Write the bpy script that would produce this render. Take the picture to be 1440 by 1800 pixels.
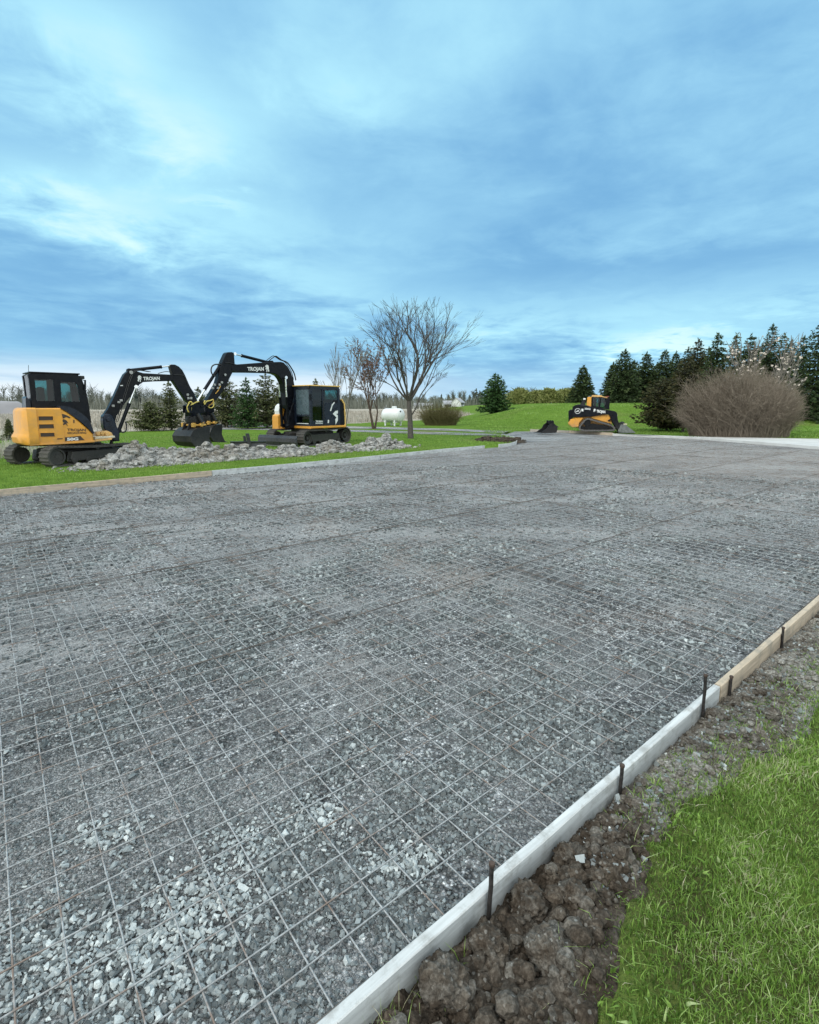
import bpy, math, random
import numpy as np
from mathutils import Vector, Matrix
from mathutils.geometry import tessellate_polygon, delaunay_2d_cdt

for o in list(bpy.data.objects): bpy.data.objects.remove(o)
S = bpy.context.scene
COL = S.collection
rad = math.radians

# ------------------------------------------------------------------ camera
FPX, CYP, PITCH, EYE = 903.0, 850.0, rad(8.6), 1.82
cam_data = bpy.data.cameras.new("camera")
cam = bpy.data.objects.new("camera", cam_data); COL.objects.link(cam)
cam.location = (0, 0, EYE); cam.rotation_euler = (rad(90) - PITCH, 0, 0)
cam_data.sensor_fit = 'VERTICAL'; cam_data.sensor_height = 24.0
cam_data.lens = FPX / 1800.0 * 24.0
cam_data.shift_y = (CYP - 900.0) / 1800.0
cam_data.clip_start = 0.05; cam_data.clip_end = 5000
S.camera = cam

# ------------------------------------------------------------------ view, world, sun
S.view_settings.view_transform = 'Standard'; S.view_settings.look = 'None'
S.view_settings.gamma = 1.0; S.view_settings.use_curve_mapping = False
S.view_settings.exposure = 0.2
SUN_ELEV, SUN_AZ = rad(42), rad(-125)       # azimuth from +Y towards +X: behind the camera to the left

def lin(r, g, b):
    f = lambda c: (c/255/12.92) if c/255 <= .04045 else ((c/255+.055)/1.055)**2.4
    return (f(r), f(g), f(b))

class NG:
    """small helper for node graphs"""
    def __init__(s, tree): s.t = tree; s.n = tree.nodes; s.l = tree.links
    def new(s, typ, **kw):
        n = s.n.new(typ)
        for k, v in kw.items(): setattr(n, k, v)
        return n
    def put(s, sock, v):
        if isinstance(v, bpy.types.NodeSocket): s.l.new(v, sock)
        elif v is not None:
            if isinstance(v, (tuple, list)) and hasattr(sock.default_value, '__len__') and len(sock.default_value) == 4 and len(v) == 3: v = (*v, 1)
            sock.default_value = v
    def math(s, op, a, b=None, c=None, clamp=False):
        n = s.new('ShaderNodeMath', operation=op, use_clamp=clamp)
        s.put(n.inputs[0], a); s.put(n.inputs[1], b)
        if c is not None: s.put(n.inputs[2], c)
        return n.outputs[0]
    def mix(s, f, a, b, blend='MIX', clampf=True):
        n = s.new('ShaderNodeMix', data_type='RGBA', blend_type=blend); n.clamp_factor = clampf
        s.put(n.inputs[0], f); s.put(n.inputs[6], a); s.put(n.inputs[7], b)
        return n.outputs[2]
    def ramp(s, f, stops, interp='LINEAR'):
        n = s.new('ShaderNodeValToRGB'); r = n.color_ramp; r.interpolation = interp
        while len(r.elements) > len(stops): r.elements.remove(r.elements[-1])
        while len(r.elements) < len(stops): r.elements.new(1.0)
        for e, (p, c) in zip(r.elements, stops):
            e.position = p
            if not hasattr(c, '__len__'): c = (c, c, c)
            e.color = (*c, 1)
        s.put(n.inputs[0], f); return n.outputs[0]
    def maprange(s, v, a, b, c=0., d=1., smooth=True):
        n = s.new('ShaderNodeMapRange', interpolation_type='SMOOTHSTEP' if smooth else 'LINEAR')
        s.put(n.inputs[0], v)
        for i, x in enumerate((a, b, c, d)): n.inputs[i+1].default_value = x
        return n.outputs[0]
    def noise(s, vec, scale, detail=4., rough=.55, dist=0., dim='3D'):
        n = s.new('ShaderNodeTexNoise', noise_dimensions=dim)
        s.put(n.inputs['Vector'], vec); n.inputs['Scale'].default_value = scale
        n.inputs['Detail'].default_value = detail; n.inputs['Roughness'].default_value = rough
        n.inputs['Distortion'].default_value = dist
        return n
    def voro(s, vec, scale, feature='F1', rnd=1.):
        n = s.new('ShaderNodeTexVoronoi', feature=feature)
        s.put(n.inputs['Vector'], vec); n.inputs['Scale'].default_value = scale
        n.inputs['Randomness'].default_value = rnd
        return n
    def bump(s, h, strength=.5, dist=.01, normal=None):
        n = s.new('ShaderNodeBump'); s.put(n.inputs['Height'], h)
        n.inputs['Strength'].default_value = strength; n.inputs['Distance'].default_value = dist
        if normal is not None: s.put(n.inputs['Normal'], normal)
        return n.outputs[0]
    def comb(s, x, y, z):
        n = s.new('ShaderNodeCombineXYZ')
        for i, v in enumerate((x, y, z)): s.put(n.inputs[i], v)
        return n.outputs[0]

def build_world():
    w = bpy.data.worlds.new("World"); S.world = w; w.use_nodes = True
    t = w.node_tree; t.nodes.clear(); g = NG(t)
    out = g.new('ShaderNodeOutputWorld'); bg = g.new('ShaderNodeBackground')
    bg.inputs['Strength'].default_value = 0.1
    g.l.new(bg.outputs[0], out.inputs[0])
    sky = g.new('ShaderNodeTexSky', sky_type='NISHITA'); sky.sun_disc = False
    sky.sun_elevation = SUN_ELEV; sky.sun_rotation = SUN_AZ
    tc = g.new('ShaderNodeTexCoord'); d = tc.outputs['Generated']
    sep = g.new('ShaderNodeSeparateXYZ'); g.l.new(d, sep.inputs[0])
    x, y, z = sep.outputs
    az = g.math('ARCTAN2', x, y); zc = g.math('MAXIMUM', z, 0.0)
    el = g.math('ARCSINE', zc)
    inv = g.math('DIVIDE', 1.0, g.math('ADD', zc, 0.10))
    p = g.comb(g.math('MULTIPLY', x, inv), g.math('MULTIPLY', y, inv), 0.0)
    n1 = g.noise(p, 1.35, 6, .56, .5).outputs[0]
    n2 = g.noise(p, 4.2, 6, .62, .4).outputs[0]
    # streaks low over the horizon, long in azimuth
    q = g.comb(g.math('MULTIPLY', az, 5.0), g.math('MULTIPLY', el, 34.0), 3.7)
    n3 = g.noise(q, 1.0, 5, .55, .8).outputs[0]
    warp = g.math('MULTIPLY', g.math('SUBTRACT', n1, .5), .22)
    warp2 = g.math('MULTIPLY', g.math('SUBTRACT', n2, .5), .16)
    azw = g.math('ADD', az, g.math('ADD', warp, warp2)); elw = g.math('ADD', el, g.math('MULTIPLY', g.math('ADD', warp, warp2), .55))
    def ray(px, py):
        a = (px-720)/FPX; b = -(py-CYP)/FPX
        v = Vector((a, math.cos(PITCH)+math.sin(PITCH)*b, -math.sin(PITCH)+math.cos(PITCH)*b)).normalized()
        return math.atan2(v.x, v.y), math.asin(v.z)
    def blob(px, py, wx, wy, amp):
        a0, e0 = ray(px, py); sa = wx/FPX; se = wy/FPX
        da = g.math('DIVIDE', g.math('SUBTRACT', azw, a0), sa); de = g.math('DIVIDE', g.math('SUBTRACT', elw, e0), se)
        r = g.math('ADD', g.math('MULTIPLY', da, da), g.math('MULTIPLY', de, de))
        return g.math('MULTIPLY', g.math('EXPONENT', g.math('MULTIPLY', r, -1.0)), amp)
    v = g.math('ADD', .535, g.math('MULTIPLY', g.math('SUBTRACT', n1, .5), .80))
    v = g.math('ADD', v, g.math('MULTIPLY', g.math('SUBTRACT', n2, .5), .34))
    low = g.maprange(el, rad(1), rad(16), 1., .10)
    left = g.maprange(az, rad(-20), rad(12), 1., .18)
    v = g.math('ADD', v, g.math('MULTIPLY', g.math('MULTIPLY', g.math('SUBTRACT', n3, .5), .62), g.math('MULTIPLY', low, left)))
    for b in [(250, 385, 200, 46, .25), (110, 330, 60, 14, .14), (395, 352, 60, 10, .16), (30, 345, 170, 40, .14), (330, 225, 130, 60, .34), (60, 60, 120, 60, .30), (630, 160, 130, 50, .16), (800, 60, 160, 80, .14), (230, 60, 60, 40, .1),
              (120, 460, 260, 56, -.24), (260, 590, 360, 46, -.20), (560, 500, 170, 40, .18), (620, 430, 230, 60, .08), (880, 560, 220, 36, .20), (1330, 520, 220, 24, .14), (1180, 598, 110, 26, .48),
              (1050, 320, 430, 170, -.22), (1000, 470, 420, 40, -.12), (1250, 60, 340, 110, .06), (800, 660, 200, 36, -.10), (80, 200, 160, 70, -.04)]:
        v = g.math('ADD', v, blob(*b))
    v = g.math('ADD', v, 0, clamp=True)
    col = g.ramp(v, [(0, lin(97, 155, 203)), (.28, lin(121, 176, 216)), (.52, lin(145, 199, 230)), (.75, lin(170, 224, 243)), (1, lin(208, 242, 247))])
    # pale, faintly pink band low on the left
    h = g.math('MULTIPLY', g.maprange(el, rad(1.6), rad(5.4), 1., 0.), g.maprange(az, rad(-14), rad(12), 1., .18))
    h = g.math('MULTIPLY', h, g.maprange(n3, .22, .55, .55, 1.0))
    col = g.mix(h, col, lin(224, 236, 245))
    # bright cool cloud out of view overhead and behind, added to light the scene
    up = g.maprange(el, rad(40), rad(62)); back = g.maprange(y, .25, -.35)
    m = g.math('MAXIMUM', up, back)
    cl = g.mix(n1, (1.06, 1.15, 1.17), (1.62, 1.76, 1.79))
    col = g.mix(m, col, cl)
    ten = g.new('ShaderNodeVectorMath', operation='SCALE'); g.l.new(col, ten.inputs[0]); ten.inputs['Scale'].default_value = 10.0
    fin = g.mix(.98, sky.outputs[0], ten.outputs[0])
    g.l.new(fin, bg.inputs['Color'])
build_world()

sun_d = bpy.data.lights.new("sun", 'SUN'); sun_d.energy = 1.2; sun_d.angle = rad(14); sun_d.color = (1.0, .95, .86)
sun = bpy.data.objects.new("sun", sun_d); COL.objects.link(sun); sun.location = (-20, -20, 30)
sv = Vector((math.sin(SUN_AZ)*math.cos(SUN_ELEV), math.cos(SUN_AZ)*math.cos(SUN_ELEV), math.sin(SUN_ELEV)))
sun.rotation_euler = (-sv).to_track_quat('-Z', 'Y').to_euler()

# ------------------------------------------------------------------ helpers
def ray_dir(px, py):
    a = (px-720)/FPX; b = -(py-CYP)/FPX
    return (a, math.cos(PITCH)+math.sin(PITCH)*b, -math.sin(PITCH)+math.cos(PITCH)*b)
def G(px, py, z=0.0):
    """point of the level z seen at a place of the photograph"""
    d = ray_dir(px, py); t = (z-EYE)/d[2]
    return (d[0]*t, d[1]*t)
def AT(px, py, dist):
    """point at forward distance dist"""
    d = ray_dir(px, py); t = dist/d[1]
    return (d[0]*t, dist, EYE+d[2]*t)
UA = rad(50.5); UU = np.array([math.sin(UA), math.cos(UA)]); VV = np.array([-UU[1], UU[0]])
def UV(u, v): return (u*UU[0]+v*VV[0], u*UU[1]+v*VV[1])
def toUV(x, y): return x*UU[0]+y*UU[1], x*VV[0]+y*VV[1]

def tag(o, label=None, cat=None, group=None, kind=None):
    if label and not 4 <= len(label.split()) <= 16: print('LABEL LENGTH', label)
    for k, v in (('label', label), ('category', cat), ('group', group), ('kind', kind)):
        if v: o[k] = v
    return o
def empty(name, loc=(0, 0, 0), rz=0.0):
    o = bpy.data.objects.new(name, None); COL.objects.link(o); o.location = loc; o.rotation_euler = (0, 0, rz)
    o.empty_display_size = .2
    return o
def mesh_np(name, V, F, mat, parent=None, smooth=False, attr=None, mi=None, at='FLOAT'):
    """V (n,3); F (m,k) array or list of faces -> one linked mesh object"""
    me = bpy.data.meshes.new(name)
    V = np.asarray(V, dtype=np.float32)
    if isinstance(F, np.ndarray):
        m, k = F.shape
        me.vertices.add(len(V)); me.vertices.foreach_set('co', V.ravel())
        me.loops.add(m*k); me.loops.foreach_set('vertex_index', F.astype(np.int32).ravel())
        me.polygons.add(m); me.polygons.foreach_set('loop_start', np.arange(0, m*k, k, dtype=np.int32))
        me.polygons.foreach_set('loop_total', np.full(m, k, dtype=np.int32))
        me.update(calc_edges=True)
    else:
        me.from_pydata([tuple(map(float, v)) for v in V], [], [tuple(map(int, f)) for f in F]); me.update()
    me.polygons.foreach_set('use_smooth', np.full(len(me.polygons), bool(smooth)))
    if attr is not None:
        a = me.attributes.new('tint', 'FLOAT', 'POINT'); a.data.foreach_set('value', np.asarray(attr, dtype=np.float32))
    for mm in (mat if isinstance(mat, (list, tuple)) else [mat]): me.materials.append(mm)
    if mi is not None: me.polygons.foreach_set('material_index', np.asarray(mi, dtype=np.int32))
    o = bpy.data.objects.new(name, me); COL.objects.link(o)
    if parent is not None: o.parent = parent
    return o

class MB:
    """collects shapes into one mesh"""
    def __init__(s): s.v = []; s.f = []
    def add(s, V, F):
        b = len(s.v); s.v += [tuple(p) for p in V]; s.f += [tuple(i+b for i in f) for f in F]; return s
    def box(s, x0, x1, y0, y1, z0, z1, bev=0.0):
        if bev <= 0:
            V = [(x, y, z) for x in (x0, x1) for y in (y0, y1) for z in (z0, z1)]
            F = [(0, 1, 3, 2), (4, 6, 7, 5), (0, 4, 5, 1), (2, 3, 7, 6), (0, 2, 6, 4), (1, 5, 7, 3)]
            return s.add(V, F)
        b = bev; V = []; ring = lambda z, i: [(x0+i, y0+b+0, z)]
        def loop(z, i):
            a, c, e, f = x0+i, x1-i, y0+i, y1-i
            return [(a+b, e, z), (c-b, e, z), (c, e+b, z), (c, f-b, z), (c-b, f, z), (a+b, f, z), (a, f-b, z), (a, e+b, z)]
        L = [loop(z0, b), loop(z0+b, 0), loop(z1-b, 0), loop(z1, b)]
        return s.loft(L)
    def loft(s, loops, cap=True):
        n = len(loops[0]); V = [p for l in loops for p in l]; F = []
        for k in range(len(loops)-1):
            for i in range(n):
                j = (i+1) % n; F.append((k*n+i, k*n+j, (k+1)*n+j, (k+1)*n+i))
        if cap: F.append(tuple(range(n-1, -1, -1))); F.append(tuple((len(loops)-1)*n+i for i in range(n)))
        return s.add(V, F)
    def prism(s, prof, y0, y1, bev=0.0, holes=()):
        """profile in (x,z), extruded along y"""
        loops = [list(prof)]+[list(h) for h in holes]
        pts = [p for l in loops for p in l]; n = len(pts)
        tri = tessellate_polygon([[Vector((p[0], p[1], 0)) for p in l] for l in loops])
        if bev > 0 and not holes:
            c = inset(prof, bev)
            V = [(p[0], y0, p[1]) for p in c]+[(p[0], y0+bev, p[1]) for p in prof]+[(p[0], y1-bev, p[1]) for p in prof]+[(p[0], y1, p[1]) for p in c]
            F = [tuple(t) for t in tri]+[tuple(i+3*n for i in reversed(t)) for t in tri]
            for k in range(3):
                for i in range(n):
                    j = (i+1) % n; F.append((k*n+i, k*n+j, (k+1)*n+j, (k+1)*n+i))
            return s.add(V, F)
        V = [(p[0], y0, p[1]) for p in pts]+[(p[0], y1, p[1]) for p in pts]
        F = [tuple(t) for t in tri]+[tuple(i+n for i in reversed(t)) for t in tri]
        b = 0
        for l in loops:
            m = len(l)
            for i in range(m):
                j = (i+1) % m; F.append((b+i, b+j, b+j+n, b+i+n))
            b += m
        return s.add(V, F)
    def tube(s, pts, r, n=8, cap=True):
        """round bar along a path; r a number or one per point"""
        P = [Vector(p) for p in pts]; R = r if hasattr(r, '__len__') else [r]*len(P)
        loops = []; up = None
        for i, p in enumerate(P):
            t = (P[min(i+1, len(P)-1)]-P[max(i-1, 0)])
            if t.length < 1e-9: t = Vector((0, 0, 1))
            t.normalize()
            if up is None:
                up = t.orthogonal().normalized()
            else:
                up = up-t*up.dot(t)
                up = up.normalized() if up.length > 1e-6 else t.orthogonal().normalized()
            b = t.cross(up)
            loops.append([tuple(p+(up*math.cos(a)+b*math.sin(a))*R[i]) for a in [2*math.pi*k/n for k in range(n)]])
        return s.loft(loops, cap)
    def disc(s, c, axis, r, w, n=20, bev=.0):
        """short cylinder centred on c"""
        c = Vector(c); a = Vector(axis).normalized()
        if bev > 0:
            return s.tube([c-a*w/2, c-a*w/2+a*1e-4, c-a*(w/2-bev), c+a*(w/2-bev), c+a*w/2-a*1e-4, c+a*w/2], [r-bev*1.01, r-bev, r, r, r-bev, r-bev*1.01], n)
        return s.tube([c-a*w/2, c+a*w/2], r, n)
    def lathe(s, prof, c, axis='y', n=24):
        loops = []
        for (r, h) in prof:
            L = []
            for k in range(n):
                a = 2*math.pi*k/n; p = (r*math.cos(a), h, r*math.sin(a)) if axis == 'y' else ((h, r*math.cos(a), r*math.sin(a)) if axis == 'x' else (r*math.cos(a), r*math.sin(a), h))
                L.append((c[0]+p[0], c[1]+p[1], c[2]+p[2]))
            loops.append(L)
        return s.loft(loops)
    def build(s, name, mat, parent=None, smooth=False):
        o = mesh_np(name, np.array(s.v), s.f, mat, parent, smooth)
        me = o.data
        import bmesh
        bm = bmesh.new(); bm.from_mesh(me); bmesh.ops.recalc_face_normals(bm, faces=bm.faces[:]); bm.to_mesh(me); bm.free()
        if smooth:
            try: me.set_sharp_from_angle(angle=rad(38))
            except Exception: pass
        return o
def inset(P, d):
    n = len(P); A = sum(P[i][0]*P[(i+1) % n][1]-P[(i+1) % n][0]*P[i][1] for i in range(n)); sg = 1 if A > 0 else -1
    out = []
    for i in range(n):
        a, b, c = Vector(P[i-1][:2]), Vector(P[i][:2]), Vector(P[(i+1) % n][:2])
        e1 = (b-a); e2 = (c-b)
        if e1.length < 1e-9 or e2.length < 1e-9: out.append(tuple(b)); continue
        e1.normalize(); e2.normalize()
        n1 = Vector((-e1.y, e1.x))*sg; n2 = Vector((-e2.y, e2.x))*sg
        m = n1+n2
        if m.length < 1e-6: out.append(tuple(b)); continue
        m.normalize(); k = min(d/max(m.dot(n1), .35), d*2.2)
        out.append(tuple(b+m*k))
    return out

# ---- numpy noise
def _h(ix, iy, iz, seed):
    n = (ix.astype(np.int64)*374761393+iy.astype(np.int64)*668265263+iz.astype(np.int64)*2147483647+seed*1274126177) & 0x7fffffff
    n = (n ^ (n >> 13))*1274126177 & 0x7fffffff
    n = (n ^ (n >> 16)) & 0xffff
    return n/65535.0
def vnoise(x, y, z=None, seed=0):
    x = np.asarray(x, float); y = np.asarray(y, float); z = np.zeros_like(x) if z is None else np.asarray(z, float)
    ix, iy, iz = np.floor(x), np.floor(y), np.floor(z); fx, fy, fz = x-ix, y-iy, z-iz
    s = lambda t: t*t*(3-2*t); fx, fy, fz = s(fx), s(fy), s(fz); r = 0
    for dx in (0, 1):
        for dy in (0, 1):
            for dz in (0, 1):
                w = (fx if dx else 1-fx)*(fy if dy else 1-fy)*(fz if dz else 1-fz)
                r = r+w*_h(ix+dx, iy+dy, iz+dz, seed)
    return r
def fbm(x, y, z=None, oct=4, seed=0, gain=.5):
    r = 0; a = 1; t = 0; f = 1
    for o in range(oct):
        r = r+a*vnoise(x*f, y*f, None if z is None else z*f, seed+o*17); t += a; a *= gain; f *= 2.03
    return r/t
def worley(x, y, seed=0):
    """F1 and F2 of jittered cells"""
    ix, iy = np.floor(x), np.floor(y); d1 = np.full(x.shape, 9.); d2 = d1.copy(); idv = np.zeros(x.shape)
    for dx in (-1, 0, 1):
        for dy in (-1, 0, 1):
            cx, cy = ix+dx, iy+dy; zz = np.zeros_like(cx)
            px = cx+_h(cx, cy, zz, seed); py = cy+_h(cx, cy, zz, seed+7)
            d = np.hypot(px-x, py-y); v = _h(cx, cy, zz, seed+13)
            n1 = d < d1
            d2 = np.where(n1, d1, np.minimum(d2, d)); idv = np.where(n1, v, idv); d1 = np.where(n1, d, d1)
    return d1, d2, idv
def sstep(a, b, x):
    t = np.clip((np.asarray(x, float)-a)/(b-a), 0, 1); return t*t*(3-2*t)
def in_poly(x, y, P):
    x = np.asarray(x); y = np.asarray(y); c = np.zeros(x.shape, bool); n = len(P)
    for i in range(n):
        x1, y1 = P[i]; x2, y2 = P[(i+1) % n]
        if y1 == y2: continue
        k = ((y1 > y) != (y2 > y)) & (x < (x2-x1)*(y-y1)/(y2-y1)+x1); c ^= k
    return c

# ------------------------------------------------------------------ materials
MATS = {}
def material(name, fn):
    m = bpy.data.materials.new(name); m.use_nodes = True; t = m.node_tree; t.nodes.clear(); g = NG(t)
    out = g.new('ShaderNodeOutputMaterial'); b = g.new('ShaderNodeBsdfPrincipled'); g.l.new(b.outputs[0], out.inputs[0])
    r = fn(g, b, out); MATS[name] = m
    return m
def obj_coord(g): return g.new('ShaderNodeTexCoord').outputs['Object']
def geo_pos(g): return g.new('ShaderNodeNewGeometry').outputs['Position']
def attr_tint(g):
    n = g.new('ShaderNodeAttribute', attribute_name='tint'); return n.outputs['Fac']
def simple(name, col, rough=.5, metal=0., var=.15, nscale=6., spec=.5, bumpn=0., dust=0., mud=0.):
    """paint, steel, rubber: base colour with mottling, roughness variation and dust that lies on upward faces"""
    def fn(g, b, out):
        p = geo_pos(g); n = g.noise(p, nscale, 5, .6).outputs[0]
        c = g.mix(g.maprange(n, .3, .75), tuple(k*(1-var) for k in col), tuple(min(1, k*(1+var)) for k in col))
        if dust > 0:
            nn = g.new('ShaderNodeNewGeometry').outputs['Normal']; sp = g.new('ShaderNodeSeparateXYZ'); g.l.new(nn, sp.inputs[0])
            n2 = g.noise(p, nscale*2.5, 5, .65).outputs[0]
            f = g.math('MULTIPLY', g.maprange(n2, .35, .7), dust)
            c = g.mix(f, c, (.24, .21, .17))
        if mud > 0:
            sz = g.new('ShaderNodeSeparateXYZ'); g.l.new(p, sz.inputs[0]); n3 = g.noise(p, 4.5, 6, .7).outputs[0]
            lo = g.maprange(g.math('ADD', sz.outputs[2], g.math('MULTIPLY', g.math('SUBTRACT', n3, .5), 1.1)), .25, 1.0, 1., 0.)
            c = g.mix(g.math('MULTIPLY', lo, mud), c, (.20, .185, .16))
        g.put(b.inputs['Base Color'], c); b.inputs['Metallic'].default_value = metal
        g.put(b.inputs['Roughness'], g.maprange(n, .25, .75, max(.05, rough-.08), min(1, rough+.12)))
        b.inputs['Specular IOR Level'].default_value = spec
        if bumpn > 0: g.put(b.inputs['Normal'], g.bump(n2 if dust > 0 else n, bumpn, .01))
    return material(name, fn)
# ------------------------------------------------------------------ ground materials
def m_gravel(g, b, out):
    p = geo_pos(g)
    wp = g.noise(p, 9, 3, .6); w = g.new('ShaderNodeVectorMath', operation='SCALE'); g.l.new(wp.outputs['Color'], w.inputs[0]); w.inputs['Scale'].default_value = .022
    pv = g.new('ShaderNodeVectorMath', operation='ADD'); g.l.new(p, pv.inputs[0]); g.l.new(w.outputs[0], pv.inputs[1]); pv = pv.outputs[0]
    v1 = g.voro(pv, 62.0); v2 = g.voro(pv, 150.0)
    sp = g.new('ShaderNodeSeparateColor'); g.l.new(v1.outputs['Color'], sp.inputs[0])
    sp2 = g.new('ShaderNodeSeparateColor'); g.l.new(v2.outputs['Color'], sp2.inputs[0])
    c1 = g.ramp(sp.outputs[0], [(0, (.080, .083, .085)), (.45, (.195, .201, .205)), (.8, (.325, .332, .337)), (1, (.52, .53, .525))])
    c2 = g.ramp(sp2.outputs[1], [(0, (.070, .070, .069)), (.6, (.165, .168, .168)), (1, (.34, .345, .345))])
    edge = g.maprange(v1.outputs['Distance'], .30, .62, 1., .38)
    c1 = g.mix(1.0, c1, edge, 'MULTIPLY')
    v3 = g.voro(pv, 27.0); sp3 = g.new('ShaderNodeSeparateColor'); g.l.new(v3.outputs['Color'], sp3.inputs[0])
    c1 = g.mix(1.0, c1, g.ramp(sp3.outputs[2], [(0, .55), (.5, 1.12), (1, 1.95)]), 'MULTIPLY')
    big = g.noise(p, .75, 5, .62, .3).outputs[0]; mid = g.noise(p, 2.6, 4, .6).outputs[0]
    coarse = g.maprange(g.math('ADD', g.math('MULTIPLY', big, .6), g.math('MULTIPLY', mid, .4)), .42, .56)
    c = g.mix(coarse, c2, c1)
    # brown fines washed up in places, pale stone dust elsewhere
    br = g.maprange(g.noise(p, .23, 4, .6, .4).outputs[0], .50, .68)
    dv = g.new('ShaderNodeVectorMath', operation='DISTANCE'); g.l.new(p, dv.inputs[0]); dv.inputs[1].default_value = (12, 17, 0)   # mud carried in from the drive
    br = g.math('MAXIMUM', br, g.math('MULTIPLY', g.maprange(g.math('ADD', dv.outputs['Value'], g.math('MULTIPLY', mid, 5.0)), 5.0, 13.0, 1., 0.), .8))
    c = g.mix(g.math('MULTIPLY', br, .62), c, (.25, .20, .165))
    du = g.maprange(g.noise(p, .30, 4, .58, .6).outputs[0], .52, .66)
    pz = g.noise(p, .55, 5, .65, .5).outputs[0]; c = g.mix(1.0, c, g.ramp(pz, [(.34, .80), (.5, 1.24), (.66, 1.75)]), 'MULTIPLY')
    # tyre-swept pale lanes along the slab
    mp = g.new('ShaderNodeMapping', vector_type='POINT'); g.l.new(p, mp.inputs[0]); mp.inputs['Rotation'].default_value = (0, 0, rad(-39.5)); mp.inputs['Scale'].default_value = (.10, .75, 1)
    ln = g.maprange(g.noise(mp.outputs[0], 1.0, 4, .6, .3).outputs[0], .50, .66)
    c = g.mix(g.math('MULTIPLY', g.math('MAXIMUM', du, ln), .45), c, (.52, .515, .51))
    g.put(b.inputs['Base Color'], c); b.inputs['Roughness'].default_value = .9
    b.inputs['Specular IOR Level'].default_value = .25
    hgt = g.math('ADD', g.math('MULTIPLY', g.math('SUBTRACT', 1.0, v1.outputs['Distance']), coarse), g.math('MULTIPLY', g.math('SUBTRACT', 1.0, v2.outputs['Distance']), .4))
    g.put(b.inputs['Normal'], g.bump(hgt, 1.0, .018))
material('gravel', m_gravel)

def m_stone(g, b, out):
    t = attr_tint(g); p = geo_pos(g)
    c = g.ramp(t, [(0, (.042, .050, .053)), (.35, (.130, .150, .156)), (.7, (.295, .330, .336)), (.9, (.47, .51, .51)), (1, (.62, .66, .65))])
    n = g.noise(p, 160, 4, .6).outputs[0]
    c = g.mix(g.maprange(n, .35, .7, .0, .35), c, (.22, .21, .19))
    g.put(b.inputs['Base Color'], c); b.inputs['Roughness'].default_value = .85
    b.inputs['Specular IOR Level'].default_value = .3
    g.put(b.inputs['Normal'], g.bump(n, .35, .003))
material('stone', m_stone)

def m_soil(g, b, out):
    p = geo_pos(g); t = attr_tint(g)          # tint: 0 dark damp earth .. 1 dry, stony
    n = g.noise(p, 14, 7, .68).outputs[0]; f = g.noise(p, 85, 5, .65).outputs[0]
    dark = g.ramp(g.math('ADD', g.math('MULTIPLY', n, .5), g.math('MULTIPLY', f, .5)), [(.34, (.013, .010, .007)), (.5, (.055, .042, .031)), (.68, (.160, .132, .104))])
    dry = g.ramp(f, [(.28, (.09, .084, .072)), (.5, (.23, .22, .195)), (.70, (.44, .43, .40))])
    v = g.voro(p, 55); sp = g.new('ShaderNodeSeparateColor'); g.l.new(v.outputs['Color'], sp.inputs[0])
    st = g.math('MULTIPLY', g.maprange(sp.outputs[0], .80, .84), g.maprange(v.outputs['Distance'], .36, .28))
    c = g.mix(t, dark, dry)
    c = g.mix(g.math('MULTIPLY', st, g.math('ADD', .25, g.math('MULTIPLY', t, .7))), c, (.40, .39, .36))
    g.put(b.inputs['Base Color'], c); b.inputs['Roughness'].default_value = .95; b.inputs['Specular IOR Level'].default_value = .2
    h = g.math('ADD', g.math('MULTIPLY', n, .7), g.math('MULTIPLY', f, .3))
    g.put(b.inputs['Normal'], g.bump(h, .9, .02))
material('soil', m_soil)

def m_clay(g, b, out):
    p = geo_pos(g)
    n = g.noise(p, 7, 6, .65).outputs[0]; f = g.noise(p, 38, 5, .65).outputs[0]
    c = g.ramp(g.math('ADD', g.math('MULTIPLY', n, .6), g.math('MULTIPLY', f, .4)), [(.34, (.070, .066, .058)), (.48, (.235, .23, .215)), (.62, (.50, .495, .475))])
    c = g.mix(g.math('MULTIPLY', g.maprange(g.noise(p, 1.3, 3, .6).outputs[0], .5, .66), .5), c, (.17, .14, .10))
    g.put(b.inputs['Base Color'], c); b.inputs['Roughness'].default_value = .95; b.inputs['Specular IOR Level'].default_value = .15
    g.put(b.inputs['Normal'], g.bump(f, .7, .03))
material('clay', m_clay)

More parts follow.
